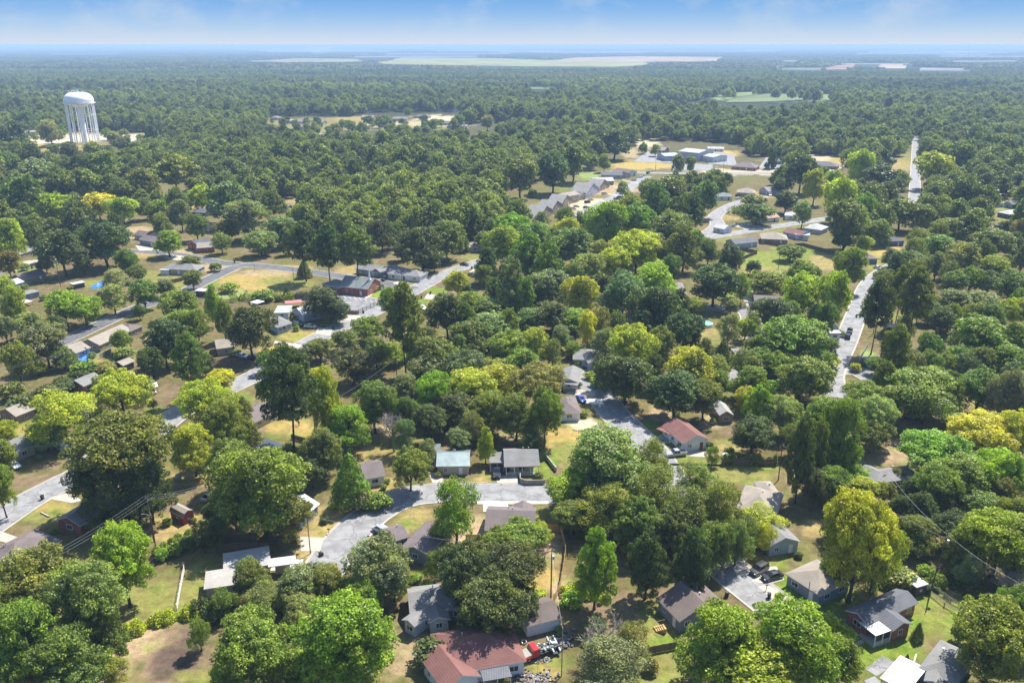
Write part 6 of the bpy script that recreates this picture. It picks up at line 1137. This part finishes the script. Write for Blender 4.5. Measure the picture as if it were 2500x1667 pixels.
leafrun('hedge', [(1640,585),(1700,610),(1740,640)], 4, 2, 2500, 'md', 'mid-green scrub edging the mown field', lf=.6); leafrun('hedge', [(1835,690),(1880,700),(1930,697)], 9, 4.5, 6000, 'md', 'dense green thicket at the near edge of the mown field', lf=.6); leafrun('hedge', [(1790,525),(1840,515),(1880,520)], 9, 4, 4000, 'md', 'clipped bushes inside the curving road', lf=.7)
leafrun('hedge', [(560,735),(640,728),(720,735)], 5, 2.5, 4000, 'gr', 'bushy hedge behind the white metal-roofed house', lf=.5); leafrun('hedge', [(1150,760),(1250,750),(1330,800)], 10, 4, 5000, 'gr', 'tangled green undergrowth in the middle of the woods', lf=.6); leafrun('hedge', [(640,1105),(720,1110),(790,1130)], 5, 1.6, 4000, 'ol', 'scrubby undergrowth beyond the large oak', lf=.45)
leafrun('hedge', [(1380,1460),(1430,1440),(1480,1470)], 4, 1.6, 3500, 'yg', 'yellow-green scrub below the bright oval tree'); leafrun('hedge', [(2090,1430),(2150,1425),(2215,1418)], 5, 2.4, 5000, 'gr', 'bushy border behind the red-brick house'); leafrun('hedge', [(2290,1400),(2340,1440),(2400,1440)], 3, 1.2, 3000, 'dk', 'low dark brambles by the weathered rail fences')
# ------------------------------------------------------------ small things
p = P(943, 716); r = empty('church_sign', p, 0, 'white sign board with faint lettering on the church lawn', 'sign'); m = MB(); m.box((p.x-1.9, p.y, .5), (3.8, -.5, 0), (0, .15, 0), (0, 0, 1.3)); m.build('board', M_white, r)
for s in (0, 1): m = MB(); m.box((p.x-1.85+3.5*s, p.y-.02-.46*s, 0), (.15, 0, 0), (0, .25, 0), (0, 0, 1.95)); m.build('post', M_white, r)
m = MB()
for z, a, w in ((1.4, -1.3, 2.6), (1.05, -1.5, 3.0)):
    x = a
    while x < a+w: q = random.uniform(.12, .35); m.box((p.x+x, p.y-.03-.13*(x+1.9), z), (q, -.13*q, 0), (0, .02, 0), (0, 0, .16)); x += q+.08
m.build('lettering', plain('sign_text', (.25, .25, .27)), r)
p = P(730, 1040); r = tag(empty('person', p), 'person in dark clothing standing alone on the golden yard', 'person')
bm_v = [(0,0,.95),(0,0,1.2),(0,0,1.42),(0,0,1.52),(0,0,1.66),(.11,0,.9),(.13,.03,.5),(.13,0,.06),(.13,-.14,.03),(-.11,0,.9),(-.12,-.05,.5),(-.14,.03,.06),(-.14,-.11,.03),(.2,0,1.4),(.27,.02,1.12),(.26,-.1,.88),(-.2,0,1.4),(-.27,.02,1.12),(-.25,-.12,.9)]
bm_e = [(0,1),(1,2),(2,3),(3,4),(0,5),(5,6),(6,7),(7,8),(0,9),(9,10),(10,11),(11,12),(2,13),(13,14),(14,15),(2,16),(16,17),(17,18)]; rad = [.15,.14,.15,.06,.105,.1,.07,.05,.04,.1,.07,.05,.04,.07,.05,.035,.07,.05,.035]
me = bpy.data.meshes.new('body'); me.from_pydata(bm_v, bm_e, []); ob = bpy.data.objects.new('body', me); col.objects.link(ob); ob.parent = r; me.materials.append(M_navy)
sk = ob.modifiers.new('skin', 'SKIN'); sd_ = ob.modifiers.new('sub', 'SUBSURF'); sd_.levels = 1; sd_.render_levels = 1
for i, q in enumerate(rad): me.skin_vertices[0].data[i].radius = (q, q)
me.skin_vertices[0].data[0].use_root = True
m = MB(); m.lathe([(.02, 1.80), (.09, 1.79), (.115, 1.72), (.105, 1.64), (.07, 1.6)], 12); hh = m.build('hair', M_black, r, origin=(0, 0, 0)); hh.location = (0, .02, -.02)
def tarp(px, py, w, l_, label, seed):
    p = P(px, py); m = MB(); n = 12; rr = random.Random(seed); hs = [[rr.uniform(0, .7)*(1-abs(i-6)/7)*(1-abs(j-6)/7) for j in range(n+1)] for i in range(n+1)]
    v = lambda i, j: (p.x+(i/n-.5)*w+(rr.random()*.0), p.y+(j/n-.5)*l_, .06+hs[i][j])
    for i in range(n):
        for j in range(n): m.face([v(i, j), v(i+1, j), v(i+1, j+1), v(i, j+1)])
    tag(m.build('tarp', M_blue, None, origin=p), label, 'tarp')
tarp(206, 873, 6, 7, 'bright blue tarp crumpled against the pale-roofed house', 4); tarp(245, 695, 5, 12, 'blue tarp spread in the golden yard near the open-fronted shed', 8); tarp(1128, 812, 6, 7, 'blue tarp showing under trees past the dark oak', 3)
p = P(1720, 795); r = tag(empty('swimming_pool', p), 'round turquoise pool in a small clearing among trees', 'pool'); m = MB(); m.lathe([(3.1, 0), (3.1, 1.15), (3.0, 1.15), (3.0, .9)], 28, (0, 0, 0)); m.build('pool_wall', M_white, r, origin=(0, 0, 0)); m = MB(); m.lathe([(2.99, .9), (2.99, .98)], 28); m.build('pool_water', plain('pool_blue', (.25, .55, .56), .08, 0, .05), r, origin=(0, 0, 0))
p = P(1771, 1118); m = MB(); m.lathe([(1.1, 0), (1.15, .6), (.9, 1.1), (.5, 1.4), (.1, 1.5)], 20); o = m.build('water_cistern', M_white, None, True); o.location = p; tag(o, 'white domed cistern beside the small leafy tree', 'tank')
p = P(436, 1174); m = MB(); m.lathe([(.7, 0), (.72, 1.6), (.4, 1.95), (.1, 2.0)], 18); o = m.build('storage_tank', plain('dull_tank', (.35, .36, .38)), None, True); o.location = p; tag(o, 'grey upright tank in the shade beside the big dark oak', 'tank')
for k in range(11):
    x = 1402+6*k; p = P(x, 1050+k*.35+random.uniform(-1, 1)); m = MB(); s = random.uniform(.3, .5); m.lathe([(s*.8, 0), (s, s*.3), (s*.75, s*.8), (s*.2, s)], 7); o = m.build('edging_rock', M_rock, None); o.location = p; o.rotation_euler = (0, 0, k); o.scale = (1.3, .8, 1); tag(o, 'pale rock in the row edging the golden field', 'rock', 'row of pale rocks')
p = P(1627, 1540); r = tag(empty('wooden_steps', p), 'pale wooden back steps curving down from the blue-grey house', 'steps')
for k in range(5): m = MB(); m.cbox((p.x-.5-.35*k, p.y-.1+.1*k, 0), .36, 1.4, 1.1-.2*k, ang=.25); m.build('tread', M_newwood, r)
for s in (-.75, .75): m = MB(); m.tube([(p.x-.3, p.y+s, 2.0), (p.x-2.1, p.y+s+.4, 1.1), (p.x-2.1, p.y+s+.4, 0)], .05, 5); m.build('handrail', M_newwood, r)
def canopy(A, B, W, he, mat, label, nm='canopy'):
    a, b_ = P(*A, he), P(*B, he); ux = b_-a; Ln = ux.length; ux.normalize(); uy = Vector((-ux.y, ux.x, 0)); c = a+ux*Ln/2+uy*W/2; r = empty(nm, (c.x, c.y, 0), 0, label, 'canopy'); m = MB(); m.box(a, ux*Ln, uy*W, (0, 0, .12)); m.build('canopy_roof', mat, r)
    for i in (0, 1):
        for j in (0, 1): m = MB(); q = a+ux*(.2+(Ln-.5)*i)+uy*(.2+(W-.5)*j); q.z = 0; m.box(q, ux*.12, uy*.12, (0, 0, he)); m.build('post', M_steel, r)
canopy((2148,1655),(2215,1690),8,2.6,plain('white_metal',(.55,.55,.54),.4),'bright white metal canopy at the bottom edge beside the corner house'); canopy((655,1106),(694,1086),9,2.5,plain('blue_grey_metal',(.055,.065,.09),.6),'dark blue-grey metal carport in shade below the tall pine','metal_carport'); canopy((362,948),(386,944),4,2.4,M_white,'white awning over a car deep in tree shade')
canopy((697,742),(738,738),4,2.2,plain('faded_red',(.5,.16,.15),.6),'faded red awning in the yard behind the white metal-roofed house'); canopy((610,738),(628,742),4,2.2,M_white,'small white awning by the dark hedge'); canopy((1152,1556),(1176,1558),2.4,1.2,M_red,'small red cover behind the large red-roofed house','red_cover'); canopy((160,935),(178,932),3,.9,plain('maroon_cover',(.16,.08,.08),.7),'low maroon cover beside the small brick house','yard_cover'); canopy((63,740),(80,736),5,1.6,M_rock,'low pale rounded shelter below the flat grey shed')
# mower and plank by the corner house
p = P(2222, 1628); r = tag(empty('ride_on_mower', p), 'old red ride-on mower beside the light grey corner house', 'mower'); m = MB(); m.cbox((p.x-.4, p.y, .35), .9, .6, .45); m.build('bonnet', M_red, r); m = MB(); m.cbox((p.x+.4, p.y, .3), .8, .8, .3); m.build('deck', M_black, r); m = MB(); m.cbox((p.x+.45, p.y, .6), .4, .5, .5); m.build('seat', M_black, r)
for sx in (-.6, .55):
    for s in (-1, 1): m = MB(); m.tube([(p.x+sx, p.y+s*.35, .25), (p.x+sx, p.y+s*.5, .25)], .25, 10); m.build('wheel', M_tyre, r)
a = P(2224, 1640, .3); b_ = P(2237, 1596, .8); m = MB(); m.tube([a, b_], .16, 6); tag(m.build('timber_beam', plain('pale_beam', (.62, .55, .44)), None, origin=a), 'long pale timber leaning beside the old red mower', 'beam')
# distant radio mast and smoke plume
p = P(2361, 150); r = tag(empty('radio_mast', p), 'slim lattice radio mast just breaking the horizon', 'mast'); h = 101
for k in range(3): a = k*2.094; m = MB(); m.tube([(1.6*math.cos(a), 1.6*math.sin(a), 0), (1.0*math.cos(a), 1.0*math.sin(a), h)], .35, 4); m.build('leg', M_steel, r, origin=(0, 0, 0))
m = MB(); m.box((-14, -6, 0), (28, 0, 0), (0, 12, 0), (0, 0, 4)); m.build('base_hut', M_white, r, origin=(0, 0, 0))
def smoke(px, py, w, h, dens, label):
    p = P(px, py); m = MB(); m.lathe([(w*.15, 5), (w*.4, h*.25), (w*.7, h*.5), (w*1.0, h*.75), (w*.9, h*.95), (w*.3, h)], 20)
    m.v = [(x+z*1.2+math.sin(z*.07+y*.02)*w*.3, y, z) for x, y, z in m.v]; mt = bpy.data.materials.new('smoke'); mt.use_nodes = True; n = mt.node_tree.nodes; n.remove(n['Principled BSDF']); v = n.new('ShaderNodeVolumePrincipled'); v.inputs['Density'].default_value = dens; v.inputs['Color'].default_value = (.8, .82, .88, 1); mt.node_tree.links.new(v.outputs[0], n['Material Output'].inputs['Volume'])
    o = m.build('smoke', mt, None); o.location = p; tag(o, label, kind='stuff')
smoke(762, 140, 110, 88, .0035, 'thin pale smoke plume rising from the far fields'); 
# ------------------------------------------------------------ labels for the trees: colour, form and the landmark they stand by
def small(t): return t
seen = {}
for i, (r, ph, c, cx, cy, Wd, d, kind, H) in enumerate(ROOT_TREES):
    sz = 'huge ' if Wd > 22 else 'large ' if Wd > 16 else '' if Wd > 8 else 'small '
    if kind in ('shrub', 'bare'): sz = ''
    best = sorted(LM, key=lambda q: math.hypot(q[0]-cx, (q[1]-cy)*1.5))[0]; dx, dy = cx-best[0], cy-best[1]
    rel = ('right of' if dx > 0 else 'left of') if abs(dx) > abs(dy)*1.1 else ('in front of' if dy > 0 else 'behind'); dist = math.hypot(dx, dy)
    rel = ('just ' if dist < 70 else 'some way ' if dist > 160 else '')+rel
    key = '%s%s %s %s %s' % (sz, 'grey' if kind == 'bare' else COLS[c][1], ph.replace(' grey', '') if kind != 'bare' else 'leafless tree', rel, best[2]); seen.setdefault(key, []).append((dist, i))
    r['group'] = {'shrub': 'shrubs in the yards', 'pine': 'pines among the houses'}.get(kind, 'trees among the houses' if d < 480 else 'trees of the woods')
ORD = ['nearest', 'second nearest', 'third nearest', 'fourth nearest', 'fifth nearest', 'sixth nearest', 'seventh nearest', 'eighth nearest', 'ninth nearest', 'tenth nearest', 'eleventh nearest', 'twelfth nearest']
for key, lst in seen.items():
    lst.sort()
    for k, (_, i) in enumerate(lst):
        r = ROOT_TREES[i][0]; lb = key if len(lst) == 1 else key+', '+(ORD[k] if k < 12 else '%dth nearest' % (k+1))
        w = lb.split()
        if len(w) > 16: lb = ' '.join(lb.replace('some way ', '').replace(' tree ', ' ').replace('just ', '').split()[:16])
        r['label'] = lb
# ------------------------------------------------------------ air
m = MB(); m.box((-60000, -9000, -1), (120000, 0, 0), (0, 110000, 0), (0, 0, 105)); mt = bpy.data.materials.new('haze'); mt.use_nodes = True; n = mt.node_tree.nodes; n.remove(n['Principled BSDF'])
v = n.new('ShaderNodeVolumePrincipled'); v.inputs['Density'].default_value = HAZE; v.inputs['Color'].default_value = HAZEC; mt.node_tree.links.new(v.outputs[0], n['Material Output'].inputs['Volume'])
hz = m.build('haze', mt, None); hz['kind'] = 'stuff'; hz['label'] = 'thin blue haze lying over the plain'
